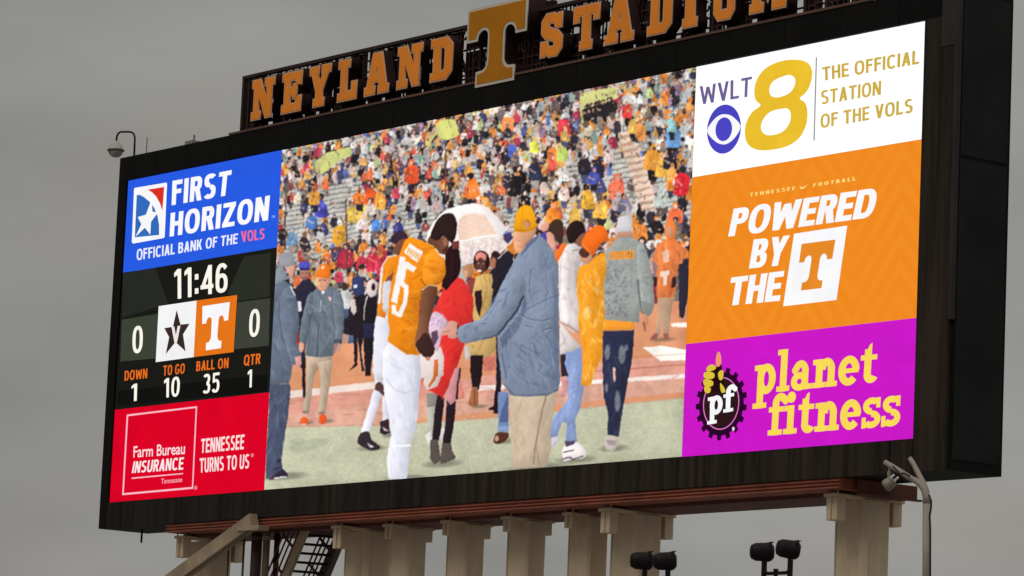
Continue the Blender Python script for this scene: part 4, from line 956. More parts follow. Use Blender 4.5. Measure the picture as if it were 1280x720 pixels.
# second player, behind
s = new_subject('player_picture', 'player in orange and white standing behind number five')
paint(Z4([(168, 0), (200, 0), (236, 100), (214, 130), (186, 100)]), (222, 222, 232), s); paint(Z4([(186, 98), (214, 82), (242, 118), (236, 162), (190, 134)]), (84, 56, 54), s, sm=3)
sk = Z4([(178, 124), (230, 156), (202, 230), (156, 370), (140, 402), (104, 398), (104, 372), (130, 290)]); paint(sk, (226, 224, 236), s, gx=-.06, tex=.1); paint(Z4([(228, 170), (252, 170), (268, 312), (240, 332), (230, 320)]), (222, 220, 232), s)
paint(Z4([(80, 448), (92, 404), (108, 384), (148, 384), (164, 430), (210, 464), (206, 488), (152, 492)]), (52, 44, 50), s, sm=3); paint(Z4([(130, 446), (184, 474), (160, 476)]), (226, 214, 214)); paint(Z4([(216, 320), (264, 302), (276, 388), (240, 402), (214, 390)]), (52, 40, 48), s); paint(Z4([(226, 352), (274, 380), (240, 376)]), (216, 190, 190))
paint(Z3([(190, 470), (206, 340), (250, 328), (296, 380), (298, 520), (262, 720), (190, 720)]), (226, 224, 234), s, sm=2, tex=.1)
jy = ZA([(178, 392), (212, 338), (282, 330), (302, 400), (250, 480), (190, 560), (206, 660), (196, 710), (150, 694), (156, 560)]); paint(jy, (238, 140, 34), s, tex=.3); folds(jy, 14, (170, 92, 16), .5, seed=22)
paint(ZA([(172, 396), (186, 392), (170, 620), (154, 620)]), (236, 226, 222)); line(ZA([(180, 390), (214, 338), (270, 330)]), (240, 226, 214), 1.6)
paint(ZA([(206, 466), (256, 428), (262, 490), (196, 510)]), (122, 76, 62), s); paint(ZA([(184, 510), (202, 488), (240, 492), (240, 640), (206, 668), (182, 650)]), (206, 204, 212), s, sm=2, tex=.15)
O1(ZA, 292, 232, 46, 52, 4.8, (56, 38, 54), s, tex=.4); paint(ZA([(270, 250), (330, 230), (330, 290), (280, 330), (250, 310)]), (120, 72, 58), s, sm=3)
# woman in red
s = new_subject(PP, 'woman with long dark hair in a red rain poncho and black boots')
paint(Z4([(498, 148), (556, 152), (542, 232), (538, 400), (500, 420), (500, 230)]), (176, 176, 164), s, tex=.2); paint(Z4([(498, 148), (556, 152), (548, 228), (498, 232)]), (134, 132, 124), s)
paint(Z4([(484, 404), (520, 372), (526, 420), (510, 470)]), (226, 222, 218), s, tex=.5); paint(Z4([(560, 380), (600, 350), (660, 400), (640, 420), (570, 430)]), (206, 200, 196), s, tex=.6)
for q in ([(560, 150), (602, 184), (590, 300), (570, 432), (526, 432), (544, 240)], [(616, 180), (672, 200), (660, 320), (640, 452), (590, 452), (608, 320)], [(672, 0), (700, 0), (680, 190), (666, 190)]): paint(Z4(q), (38, 28, 34), s, tex=.3)
for q in ([(518, 430), (564, 430), (578, 556), (540, 576), (514, 540)], [(588, 450), (642, 450), (650, 500), (668, 532), (662, 546), (582, 576), (574, 548)]): paint(Z4(q), (88, 78, 74), s, tex=.5)
rd = Z5([(-20, 290), (20, 230), (52, 150), (110, 92), (150, 112), (196, 196), (192, 300), (178, 345), (152, 420), (136, 470), (104, 560), (62, 650), (40, 682)]) + Z4([(600, 184), (540, 150), (498, 130), (520, 60)]) + Z3([(560, 420), (560, 300)])
paint(rd, (222, 52, 48), s, tex=.3); folds(rd, 26, (176, 28, 34), .6, seed=23, slant=(-.15, 1)); folds(rd, 18, (240, 96, 84), .5, seed=24, slant=(-.15, 1))
paint(Z4([(664, 0), (690, 0), (664, 200), (642, 220), (606, 186), (638, 70)]), (206, 140, 146), s, tex=.15); paint(Z4([(690, 60), (716, 140), (720, 180), (680, 188)]), (216, 130, 116), s)
paint(ZA([(556, 300), (600, 262), (644, 300), (654, 400), (642, 452), (596, 500), (566, 540), (534, 520), (556, 420)]), (40, 22, 26), s, tex=.5); line(ZA([(600, 320), (592, 480)]), (70, 40, 38), 1.2, .6); paint(ZA([(590, 250), (644, 244), (640, 290), (604, 296)]), (112, 56, 46), s)
# glove and helmet
s = new_subject('helmet_picture', 'white and orange helmet and a pale glove held by the player')
paint(Z3([(486, 580), (540, 560), (620, 530), (642, 600), (636, 720), (480, 720)]), (226, 214, 210), s, tex=.15); paint(Z4([(456, 60), (470, 0), (600, 0), (560, 110), (498, 132)]), (224, 208, 202), s, tex=.15)
paint(Z3([(578, 618), (604, 612), (604, 720), (574, 720)]), (220, 110, 66), s); paint(Z4([(540, 0), (568, 0), (546, 70), (510, 118), (500, 108), (530, 60)]), (214, 110, 60), s); paint(Z4([(456, 70), (480, 50), (470, 110)]), (206, 120, 100), s)
paint(Z3([(545, 400), (556, 322), (602, 306), (656, 352), (664, 410), (628, 452), (600, 560), (560, 520), (545, 470)]), (214, 186, 204), s, sm=3, tex=.4, fine=.5); paint(Z3([(560, 440), (600, 420), (606, 470), (570, 540)]), (66, 38, 60), tex=.5, a=.8)
for k in range(24): O1(Z3, rn.uniform(562, 640), rn.uniform(340, 410), 4, 5, 5.143, (170, 126, 164), a=.6)
# player with the 5
s = new_subject('player_picture', 'player in an orange jersey with a white five and white trousers')
wp = Z3([(288, 496), (400, 578), (482, 586), (486, 640)]) + Z4([(462, 40), (450, 130), (442, 280), (416, 420), (398, 470), (388, 560), (376, 668), (266, 668), (256, 540), (282, 400), (268, 290), (242, 170), (228, 40)]) + Z3([(250, 560)])
paint(wp, (226, 226, 236), s, tex=.10, gx=-.04); folds(wp, 40, (186, 190, 212), .45, seed=25, slant=(.5, 1)); folds(wp, 16, (246, 246, 250), .6, seed=26)
line(Z4([(250, 60), (300, 130), (360, 150), (440, 130)]), (190, 194, 214), 1.6, .7); line(Z4([(290, 460), (340, 468), (402, 462)]), (250, 250, 252), 2.2); paint(Z4([(400, 470), (388, 560), (376, 668), (330, 668), (340, 470)]), (206, 206, 226), a=.4); paint(Z4([(440, 60), (452, 120), (442, 280), (410, 400), (420, 200)]), (186, 190, 212), a=.5)
jy = ZA([(300, 278), (318, 236), (352, 222), (400, 236), (440, 250), (500, 284), (536, 318), (558, 380), (558, 446), (530, 494), (480, 506), (440, 512), (416, 548), (402, 640)]) + Z3([(478, 420), (452, 500), (456, 540), (482, 582), (400, 580), (330, 530), (280, 494), (292, 430), (282, 360), (286, 240), (300, 120)])
paint(jy, (240, 140, 26), s, tex=.22, gx=.03); folds(jy, 60, (176, 96, 14), .5, seed=27, slant=(1, .3)); folds(jy, 30, (240, 164, 62), .5, seed=28, slant=(1, .5)); folds(Z3([(360, 200), (480, 220), (460, 560), (330, 500)]), 30, (168, 90, 14), .5, seed=29, slant=(1, -.15))
paint(ZA([(344, 258), (424, 310), (392, 376), (312, 312)]), (240, 232, 226)); 
for k in range(6): paint(ZA([(340 + k * 12, 280 + k * 8), (347 + k * 12, 285 + k * 8), (335 + k * 12, 322 + k * 8), (329 + k * 12, 316 + k * 8)]), (224, 150, 70), a=.9)
q = ZA([(424, 400), (446, 330), (500, 290), (540, 322), (560, 384), (558, 448), (530, 496), (484, 504), (440, 508), (424, 460)])
paint(q, (242, 146, 34), s, sm=2, tex=.15, rel=1.8); folds(q, 16, (178, 94, 12), .65, seed=65, slant=(1, .25), ln=(6, 16)); folds(q, 9, (246, 172, 74), .55, seed=66, slant=(1, .25), ln=(6, 14))
line(ZA([(412, 470), (440, 512), (500, 508), (532, 494)]), (150, 78, 12), 1.6, .7); line(ZA([(404, 640), (414, 550), (440, 514)]), (160, 86, 12), 2.4, .5)
line(ZA([(500, 290), (545, 340)]), (244, 226, 206), 3.0)
paint(ZA([(288, 336), (322, 344), (300, 450), (270, 620), (234, 606), (246, 540)]), (240, 234, 232))
five = ZA([(376, 420), (318, 380), (296, 500), (326, 520), (318, 610), (286, 690), (252, 672), (250, 628)]); line(five[:2], (242, 236, 234), 7.5); line(five[1:], (242, 236, 234), 5.8)
for q in five[1:-1]: oval(*q, 2.9, 2.9, (242, 236, 234))
am = Z3([(500, 172), (544, 136), (598, 146), (584, 240), (560, 330), (544, 430), (584, 540), (562, 596), (520, 600), (456, 530), (468, 420), (490, 290)])
paint(am, (116, 74, 54), s, sm=2, tex=.2, gx=-.18); paint(Z3([(482, 480), (530, 440), (584, 540), (562, 596), (520, 600), (458, 530)]), (58, 36, 34), s, sm=2); line(Z3([(500, 166), (545, 132), (600, 140)]), (236, 206, 170), 1.4, .8); O1(Z3, 538, 608, 16, 12, 5.143, (206, 120, 106), s)
paint(ZA([(452, 252), (474, 210), (520, 230), (560, 214), (580, 262), (560, 322), (524, 318), (490, 276)]), (112, 70, 52), s, sm=3, gx=.1); paint(ZA([(468, 218), (486, 160), (520, 106), (566, 78), (606, 82), (628, 132), (626, 200), (604, 252), (576, 244), (550, 214), (520, 240), (494, 240)]), (44, 30, 28), s, sm=3, tex=.5)
O1(ZA, 558, 248, 14, 26, 4.8, (150, 98, 72), s); paint(ZA([(540, 300), (572, 270), (566, 330)]), (70, 40, 34), s)
# coach
s = new_subject(PP, 'coach in an orange cap, blue grey shirt and khaki trousers, holding out a hand')
kp = Z6([(214, 76), (496, 76), (580, 14), (562, 150), (526, 350), (534, 470), (500, 618), (240, 632), (228, 400)]); paint(kp, (196, 176, 152), s, tex=.18); folds(kp, 46, (164, 142, 120), .45, seed=30, slant=(.05, 1)); folds(kp, 20, (216, 200, 180), .45, seed=31, slant=(.05, 1))
line(Z6([(500, 70), (460, 220), (440, 330), (410, 480), (400, 610)]), (130, 106, 88), 1.6, .8); line(Z6([(420, 470), (445, 610)]), (150, 124, 100), 1.4, .7)
hd = Z5([(44, 376), (46, 352), (70, 330), (78, 308), (112, 310), (128, 340), (122, 384), (80, 388), (74, 372)]); paint(hd, (222, 158, 140), s, sm=3, tex=.2); line(Z5([(48, 362), (84, 352)]), (176, 106, 96), 1.0); line(Z5([(122, 322), (120, 372)]), (60, 44, 50), 2.0)
sh = [(655, 307), (667, 296), (674, 293), (682, 300), (691, 312), (697, 330), (698, 370), (699, 420), (700, 478), (697, 489), (682, 494), (660, 496), (638, 494), (627, 476), (622, 439), (621, 416), (606, 424), (582, 428), (574, 426), (571, 412), (580, 406), (600, 399), (617, 378), (625, 357), (636, 338), (646, 319)]
paint(sh, (124, 136, 156), s, tex=.22, fine=.16); folds(sh, 60, (82, 98, 134), .5, seed=32, slant=(-.45, 1)); folds(sh, 44, (148, 160, 182), .45, seed=33, slant=(-.45, 1)); folds(Z5([(330, 360), (590, 300), (590, 630), (340, 600)]), 50, (84, 98, 132), .55, seed=34, slant=(.5, 1))
q = Z5([(296, 210), (330, 130), (372, 70), (412, 74), (446, 130), (434, 190), (402, 262), (352, 322), (312, 374), (280, 386), (240, 394), (160, 412), (128, 402), (119, 350), (150, 322), (232, 298), (274, 250)])
paint(Z5([(440, 170), (416, 270), (360, 340), (318, 392), (330, 440), (400, 360), (450, 250)]), (70, 80, 106), a=.55, soft=6)  # shadow below the arm, painted onto the shirt
paint(q, (130, 142, 162), s, sm=2, tex=.2, fine=.12, rel=1.9); folds(q, 34, (78, 90, 118), .6, seed=67, slant=(-.75, .7), ln=(6, 20)); folds(q, 18, (162, 174, 196), .5, seed=68, slant=(-.75, .7), ln=(6, 20))
folds(Z5([(440, 90), (590, 60), (598, 640), (520, 650), (470, 300)]), 26, (146, 158, 182), .45, seed=69, slant=(.15, 1), ln=(14, 44)); folds(Z5([(340, 420), (590, 300), (590, 630), (340, 640)]), 26, (74, 86, 114), .6, seed=70, slant=(.6, .8), ln=(8, 26))
paint(Z5([(570, 60), (600, 190), (604, 600), (588, 640), (572, 400)]), (78, 90, 118), a=.35, soft=6)
line(Z5([(432, 188), (400, 260), (350, 320), (312, 372)]), (44, 46, 66), 2.4, .85); line(Z5([(312, 372), (280, 384), (240, 390)]), (60, 66, 92), 1.8, .7); line(Z5([(592, 184), (520, 215), (440, 255)]), (80, 92, 122), 1.2, .8); line(Z5([(330, 600), (390, 660), (545, 658), (596, 630)]), (66, 76, 102), 1.3, .7); line(Z5([(330, 460), (350, 580)]), (70, 82, 112), 1.4, .7)
for q_ in ([(396, 268), (450, 296), (520, 306), (560, 296)], [(384, 292), (430, 328), (476, 340)], [(362, 328), (398, 396), (410, 446)], [(474, 384), (520, 428), (534, 470)], [(420, 420), (490, 462), (520, 500)],
           [(392, 470), (440, 500), (470, 540)], [(520, 352), (566, 340)], [(360, 520), (400, 560), (440, 600)], [(500, 540), (540, 580)], [(356, 380), (350, 440), (362, 500)], [(540, 80), (548, 160), (540, 220)], [(470, 60), (462, 140)]):
    line(Z5(q_), (72, 84, 108), 1.5, .65); line([(x_ + .9, y_ + 1.6) for x_, y_ in Z5(q_)], (158, 170, 188), 1.4, .5)
paint([(655, 307), (662, 300), (674, 293), (668, 302), (658, 312), (650, 322)], (88, 98, 128), a=.8)
nk = ZB([(376, 284), (470, 290), (540, 262), (532, 318), (470, 388), (440, 440), (404, 452), (372, 402)]); paint(nk, (218, 158, 122), s, sm=2, gx=-.1, tex=.12); line(ZB([(390, 400), (440, 410), (500, 350)]), (180, 112, 86), 1.1, .7); line(ZB([(384, 360), (440, 372)]), (190, 124, 96), 1.0, .6)
cp = ZB([(370, 284), (380, 200), (398, 140), (426, 106), (458, 94), (504, 112), (534, 180), (540, 236), (552, 232), (542, 264), (482, 296), (424, 302)]); paint(cp, (238, 160, 26), s, sm=3, tex=.15, gx=.05); O1(ZB, 468, 236, 32, 34, 6, (196, 128, 60), s); O1(ZB, 466, 246, 24, 24, 6, (206, 146, 104), s); line(ZB([(380, 286), (470, 288), (540, 258)]), (196, 118, 20), 1.2, .8); line(ZB([(440, 100), (430, 200), (420, 290)]), (206, 128, 18), 1.0, .6)

# camera-like softness and grain of the broadcast picture
yy_, xx_ = np.mgrid[0:PHI, 0:PWI]
loose = bbox_blur((LAB == S_CROWD).astype(float), 2)
def disp(seed): return ((vnoise(PHI, PWI, 13, seed) - .5) * 2.0 + (vnoise(PHI, PWI, 6, seed + 1) - .5) * 1.5) * (.07 + .93 * loose) * SS * .8
wy = np.clip(yy_ + disp(40), 0, PHI - 1).astype(int); wx = np.clip(xx_ + disp(50), 0, PWI - 1).astype(int)
K = IMG[wy, wx]
tone = (vnoise(PHI, PWI, 60, 60) - .5) * .08 + (vnoise(PHI, PWI, 22, 61) - .5) * .06
K = K * (1 + tone[..., None])
gr_ = K.mean(-1, keepdims=True); K = K + (.06 * loose)[..., None] * (gr_ - K)
K = K + (.05 * loose)[..., None] * (np.array([196., 180, 172]) - K)      # pale haze blended into the crowd colours
for _ in range(4):
    q = np.pad(K, ((1, 1), (1, 1), (0, 0)), mode='edge')
    K = (q[:-2, 1:-1] + q[2:, 1:-1] + q[1:-1, :-2] + q[1:-1, 2:] + 2 * q[1:-1, 1:-1]) / 6
q = np.pad(K, ((1, 1), (1, 1), (0, 0)), mode='edge')
Ks = (q[:-2, 1:-1] + q[2:, 1:-1] + q[1:-1, :-2] + q[1:-1, 2:] + q[1:-1, 1:-1]) / 5
K = K + (loose * .9)[..., None] * (Ks - K)
B = K.copy()
for _ in range(10):
    q = np.pad(B, ((1, 1), (1, 1), (0, 0)), mode='edge')
    B = (q[:-2, 1:-1] + q[2:, 1:-1] + q[1:-1, :-2] + q[1:-1, 2:] + q[1:-1, 1:-1]) / 5
K = K + .4 * (K - B)
K = np.clip(K * 1.04 + 2 + rng.normal(0, 3.0, K.shape[:2])[..., None], 3, 255)

# ---- LEDs: one small quad each, grouped by the subject they show
NX, NZ = 600, 420
ux = np.linspace(UL + .0005, UR - .0005, NX + 1) * H; vz = np.linspace(.0008, .9992, NZ + 1) * H
GX, GZ = np.meshgrid(ux, vz)
pxs, pys = to_px(np.stack([GX, np.zeros_like(GX), GZ + Z0], -1))
fx = np.clip((pxs - PX0) * SS - .5, 0, PWI - 1.01); fy = np.clip((pys - PY0) * SS - .5, 0, PHI - 1.01)
xi, yi = fx.astype(int), fy.astype(int); ax_, ay_ = (fx - xi)[..., None], (fy - yi)[..., None]
COLR = (K[yi, xi] * (1 - ax_) + K[yi, xi + 1] * ax_) * (1 - ay_) + (K[yi + 1, xi] * (1 - ax_) + K[yi + 1, xi + 1] * ax_) * ay_
COLR = lin(COLR)
cxm = (pxs[:-1, :-1] + pxs[1:, 1:]) / 2; cym = (pys[:-1, :-1] + pys[1:, 1:]) / 2
CL = LAB[np.clip(((cym - PY0) * SS).astype(int), 0, PHI - 1), np.clip(((cxm - PX0) * SS).astype(int), 0, PWI - 1)]
pm = bpy.data.materials.new('led_picture'); pm.use_nodes = True
t = pm.node_tree; t.nodes.clear()
vc = t.nodes.new('ShaderNodeVertexColor'); vc.layer_name = 'led'
em = t.nodes.new('ShaderNodeEmission'); ou = t.nodes.new('ShaderNodeOutputMaterial')
t.links.new(vc.outputs[0], em.inputs[0]); t.links.new(em.outputs[0], ou.inputs[0]); pm.cycles.emission_sampling = 'NONE'
screen = None
def led_mesh(name, lab, parent):
    sel = np.argwhere(CL == lab)
    if len(sel) == 0: return None
    i, j = sel[:, 0], sel[:, 1]
    quads = np.stack([i * (NX + 1) + j, i * (NX + 1) + j + 1, (i + 1) * (NX + 1) + j + 1, (i + 1) * (NX + 1) + j], 1)
    used, inv = np.unique(quads.ravel(), return_inverse=True)
    co = np.stack([GX.ravel()[used], np.zeros(len(used)), GZ.ravel()[used] + Z0], 1)
    me = bpy.data.meshes.new(name)
    me.vertices.add(len(used)); me.vertices.foreach_set('co', co.ravel())
    me.loops.add(len(inv)); me.loops.foreach_set('vertex_index', inv.astype(np.int32))
    me.polygons.add(len(sel)); me.polygons.foreach_set('loop_start', np.arange(0, len(inv), 4, dtype=np.int32))
    me.update(calc_edges=True)
    at_ = me.color_attributes.new('led', 'FLOAT_COLOR', 'POINT')
    at_.data.foreach_set('color', np.concatenate([COLR.reshape(-1, 3)[used], np.ones((len(used), 1))], 1).astype(np.float32).ravel())
    return link(name, me, pm, parent)
bm = bmesh.new(); add_box(bm, UL * H + .002, UR * H - .002, .002, .0118, Z0 + .002, Z0 + H - .002)
screen = bm_obj('video_screen', bm, carrier, board); screen['label'] = 'wide middle screen with the live picture of players and crowd'
for k, (nm, lb) in enumerate(NAMES):
    o = led_mesh(nm, k, screen)
    if o and lb: o['label'] = lb

# ------------------------------------------------------------------ stadium name sign on top of the board
SY = -0.02                                              # front of the letter faces
sign_frame = surf('sign_steel', (0.05, 0.028, 0.025), 0.7, 0, 0.4, (1, 1, 1))
sign_dark = surf('letter_can', (0.03, 0.013, 0.012), 0.7, 0, 0.3, (1, 1, 1))
or_paint = surf('orange_paint', (0.95, 0.29, 0.03), 0.7, 0, 0.16, (.7, 1, .7))
pale_edge = surf('pale_edge', (0.62, 0.36, 0.22), 0.5)
cream_edge = surf('cream_edge', (0.55, 0.49, 0.40), 0.5)
BTOP = BZ1
sx0, sz1 = at(303.4, 95.5, 1, .33)[[0, 2]]
sx1 = 36.3
tl_x = at(583, 33, 1, .1)[0]
sign = thing('stadium_sign', 'orange block letter stadium name sign on dark lattice, running along the top of the scoreboard', 'sign', ((sx0 + sx1) / 2, .4, BTOP))
zb = BTOP + .07
bm = bmesh.new()
FY0, FY1 = .36, .52
add_box(bm, sx0, sx1, FY0 - .04, FY1, sz1 - .10, sz1)               # top rail
add_box(bm, sx0, sx1, FY0 - .03, FY1 - .02, zb, zb + .10)           # bottom rail
add_box(bm, sx0, sx0 + .12, FY0 - .035, FY1 - .01, zb + .1, sz1 - .1)
add_box(bm, sx1 - .12, sx1, FY0 - .035, FY1 - .01, zb + .1, sz1 - .1)
bm_obj('sign_frame', bm, sign_frame, sign)
rnd = random.Random(5)
bm = bmesh.new()                                                    # lattice of bars and scrolls
x = sx0 + .3
while x < sx1 - .2:
    add_bar(bm, (x, .44, zb), (x, .44, sz1), rnd.choice((.04, .05, .09)))
    if rnd.random() < .5: add_bar(bm, (x + .12, .47, zb), (x + .12, .47, sz1), .04)
    x += rnd.uniform(.26, .5)
for zz in (.16, .3, .62, .8):
    add_bar(bm, (sx0, .48, zb + (sz1 - zb) * zz), (sx1, .48, zb + (sz1 - zb) * zz), .05)
x = sx0 + .3
while x < sx1 - .4:
    for k in range(2):
        r = rnd.uniform(.12, .26); cz = rnd.choice((zb + r + .05, sz1 - r - .1, zb + .9)); a0 = rnd.uniform(0, 6.28)
        add_tube(bm, [(x + r * math.cos(a0 + 5.2 * j / 12) * (1 - .03 * j), .41, cz + r * math.sin(a0 + 5.2 * j / 12) * (1 - .03 * j)) for j in range(13)], .032, 5)
        x += .06
    x += rnd.uniform(.3, .5)
bm_obj('lattice', bm, sign_frame, sign)
bm = bmesh.new()                                                    # backing plates that close most of the lattice
x = sx0 + .25
while x < sx1 - .5:
    w = rnd.uniform(.5, 1.1)
    z0 = zb + rnd.choice((.02, .05, .16)); z1 = sz1 - rnd.choice((.1, .14, .3))
    zm = rnd.uniform(z0 + .4, z1 - .4)
    for za, zb3 in ((z0, zm - rnd.choice((.02, .1, .16))), (zm, z1)):
        if rnd.random() < .93: add_box(bm, x, min(x + w, sx1 - .15), .53, .55, za, zb3)
    x += w + rnd.uniform(.1, .3)
bm_obj('backing_plate', bm, sign_dark, sign)
bm = bmesh.new()
x = sx0 + .8
while x < sx1:
    add_bar(bm, (x, .56, sz1 - .15), (x, 1.6, BTOP), .09); bm_obj('back_brace', bm, sign_frame, sign); bm = bmesh.new(); x += 2.6
bm.free()

BLK = {
 'N': [[(0,0),(.4,0),(.4,.17),(.31,.17),(.31,.56),(.64,0),(.9,0),(.9,.83),(1,.83),(1,1),(.58,1),(.58,.83),(.67,.83),(.67,.47),(.36,1),(0,1),(0,.83),(.09,.83),(.09,.17),(0,.17)]],
 'E': [[(0,0),(1,0),(1,.36),(.78,.36),(.7,.19),(.42,.19),(.42,.42),(.58,.42),(.58,.33),(.76,.33),(.76,.69),(.58,.69),(.58,.6),(.42,.6),(.42,.81),(.7,.81),(.78,.66),(1,.66),(1,1),(0,1),(0,.83),(.12,.83),(.12,.17),(0,.17)]],
 'Y': [[(.22,0),(.72,0),(.72,.17),(.63,.17),(.63,.38),(.9,.83),(1,.83),(1,1),(.58,1),(.58,.83),(.64,.83),(.5,.57),(.36,.83),(.42,.83),(.42,1),(0,1),(0,.83),(.1,.83),(.32,.38),(.32,.17),(.22,.17)]],
 'L': [[(0,0),(1,0),(1,.42),(.74,.42),(.74,.2),(.46,.2),(.46,.83),(.6,.83),(.6,1),(0,1),(0,.83),(.14,.83),(.14,.17),(0,.17)]],
 'A': [[(0,0),(.42,0),(.42,.17),(.36,.17),(.4,.3),(.6,.3),(.64,.17),(.58,.17),(.58,0),(1,0),(1,.17),(.92,.17),(.68,1),(.32,1),(.08,.17),(0,.17)],[(.44,.47),(.56,.47),(.5,.70)]],
 'D': [[(0,0),(.75,0),(1,.18),(1,.82),(.75,1),(0,1),(0,.83),(.13,.83),(.13,.17),(0,.17)],[(.44,.2),(.6,.2),(.67,.27),(.67,.73),(.6,.8),(.44,.8)]],
 'S': [[(0,.02),(.2,.02),(.28,.07),(.4,0),(.78,0),(1,.16),(1,.43),(.8,.57),(.36,.68),(.36,.79),(.62,.79),(.68,.66),(.97,.66),(.97,.98),(.78,.98),(.70,.93),(.6,1),(.22,1),(.02,.84),(.02,.58),(.2,.44),(.64,.34),(.64,.21),(.36,.21),(.3,.35),(0,.35)]],
 'T': [[(.27,0),(.73,0),(.73,.17),(.65,.17),(.65,.8),(.8,.8),(.8,.66),(1,.66),(1,1),(0,1),(0,.66),(.2,.66),(.2,.8),(.35,.8),(.35,.17),(.27,.17)]],
 'I': [[(0,0),(1,0),(1,.17),(.82,.17),(.82,.83),(1,.83),(1,1),(0,1),(0,.83),(.18,.83),(.18,.17),(0,.17)]],
 'U': [[(.25,0),(.75,0),(.92,.17),(.92,.83),(1,.83),(1,1),(.58,1),(.58,.83),(.66,.83),(.66,.2),(.34,.2),(.34,.83),(.42,.83),(.42,1),(0,1),(0,.83),(.08,.83),(.08,.17)]],
 'M': [[(0,0),(.36,0),(.36,.17),(.28,.17),(.28,.6),(.5,.2),(.72,.6),(.72,.17),(.64,.17),(.64,0),(1,0),(1,.17),(.93,.17),(.93,.83),(1,.83),(1,1),(.72,1),(.5,.6),(.28,1),(0,1),(0,.83),(.07,.83),(.07,.17),(0,.17)]],
}
def prism(name, loops, x0, x1, z0, z1, ya, yb, mat, parent):
    """unit loops -> block standing in the xz plane from y=ya (front) to yb"""
    me = fill2d([[(x0 + u * (x1 - x0), z0 + v * (z1 - z0)) for u, v in l] for l in loops], extrude=abs(yb - ya) / 2)
    c = mesh_coords(me)
    set_coords(me, np.stack([c[:, 0], -c[:, 2] + (ya + yb) / 2, c[:, 1]], 1))
    me.flip_normals() if False else None
    return link(name, me, mat, parent)
def grow(loops, d, w, h):
    """outline pushed outward by d metres (unit loops of size w x h)"""
    out = []
    for li, l in enumerate(loops):
        p = np.array(l) * [w, h]; n = len(p)
        area = 0.5 * sum(p[i][0] * p[(i + 1) % n][1] - p[(i + 1) % n][0] * p[i][1] for i in range(n))
        sgn = (1 if area > 0 else -1) * (1 if li == 0 else -1)
        q = []
        for i in range(n):
            a = p[i] - p[i - 1]; b = p[(i + 1) % n] - p[i]
            a = a / (np.linalg.norm(a) + 1e-9); b = b / (np.linalg.norm(b) + 1e-9)
            na = np.array([a[1], -a[0]]) * sgn; nb = np.array([b[1], -b[0]]) * sgn
            m_ = na + nb; k = m_ @ na
            q.append(p[i] + (m_ / max(k, .5)) * d)
        out.append([tuple(v / [w, h]) for v in np.array(q)])
    return out
LZ0 = np.mean([at(x, y, 1, SY)[2] for x, y in ((313, 150.1), (455, 120), (495.4, 111.6), (808.8, 44.4), (853, 34.4), (937, 16))])
LZ1 = np.mean([at(x, y, 1, SY)[2] for x, y in ((315.3, 101), (353.5, 92.4), (386.3, 86.3), (498, 61), (716, 12))])
for ch, (pa, pb) in [('N', ((313.5, 150), (340.5, 145))), ('E', ((351.2, 142.5), (374.6, 138))), ('Y', ((385.3, 135), (410.8, 130))), ('L', ((421.4, 127), (444.2, 121.9))),
                     ('A', ((455, 120), (484.3, 114.7))), ('N', ((495.6, 111.6), (525.4, 106))), ('D', ((537.2, 102.8), (563.4, 97))),
                     ('S', ((675, 73), (701, 67))), ('T', ((715.6, 65), (747, 58))), ('A', ((756, 55.6), (790.5, 49.5))), ('D', ((808.8, 44.4), (838, 38))),
                     ('I', ((853, 34.4), (870, 31))), ('U', ((889.5, 27), (919, 20))), ('M', ((937, 16), (981, 8)))]:
    x0 = at(*pa, 1, SY)[0]; x1 = at(*pb, 1, SY)[0]; w, h = x1 - x0, LZ1 - LZ0
    can = prism('letter', grow(BLK[ch], .075, w, h), x0, x1, LZ0, LZ1, SY + .035, SY + .36, sign_dark, sign)
    prism('letter_edge', grow(BLK[ch], .042, w, h), x0, x1, LZ0, LZ1, SY + .012, SY + .034, pale_edge, can)
    prism('letter_face', BLK[ch], x0, x1, LZ0, LZ1, SY, SY + .012, or_paint, can)
# the big T in the middle
A = lambda pts: Z(560, 0, 6.5417, pts)
TY = -.12
tq = A([(160, 90), (636, -12), (150, 716), (622, 628)])
tx0 = np.mean([at(*q, 1, TY)[0] for q in (tq[0], tq[2])]); tx1 = np.mean([at(*q, 1, TY)[0] for q in (tq[1], tq[3])])
tz1 = np.mean([at(*q, 1, TY)[2] for q in tq[:2]]); tz0 = BTOP + .0
tz0 = np.mean([at(*q, 1, TY)[2] for q in A([(236, 700), (502, 650)])])
w, h = tx1 - tx0, tz1 - tz0
can = prism('emblem_letter', grow([TEE], .05, w, h), tx0, tx1, tz0, tz1, TY + .05, TY + .75, sign_dark, sign)
prism('letter_edge', grow([TEE], .045, w, h), tx0, tx1, tz0, tz1, TY + .014, TY + .048, cream_edge, can)
prism('letter_face', grow([TEE], -.045, w, h), tx0, tx1, tz0, tz1, TY, TY + .016, surf('orange_paint_big', (0.48, 0.175, 0.006), .7, 0, .12, (.6, 1, .6)), can)
bm = bmesh.new()                                        # mounting box behind the T
add_box(bm, tx0 - .02, tx1 + .28, TY + .76, TY + .95, tz1 - 1.9, tz1 + .03)
add_box(bm, tx0 + .3, tx1 - .3, TY + .76, TY + .94, BTOP + .09, tz1 - 1.903)
bm_obj('mounting_box', bm, sign_dark, sign)

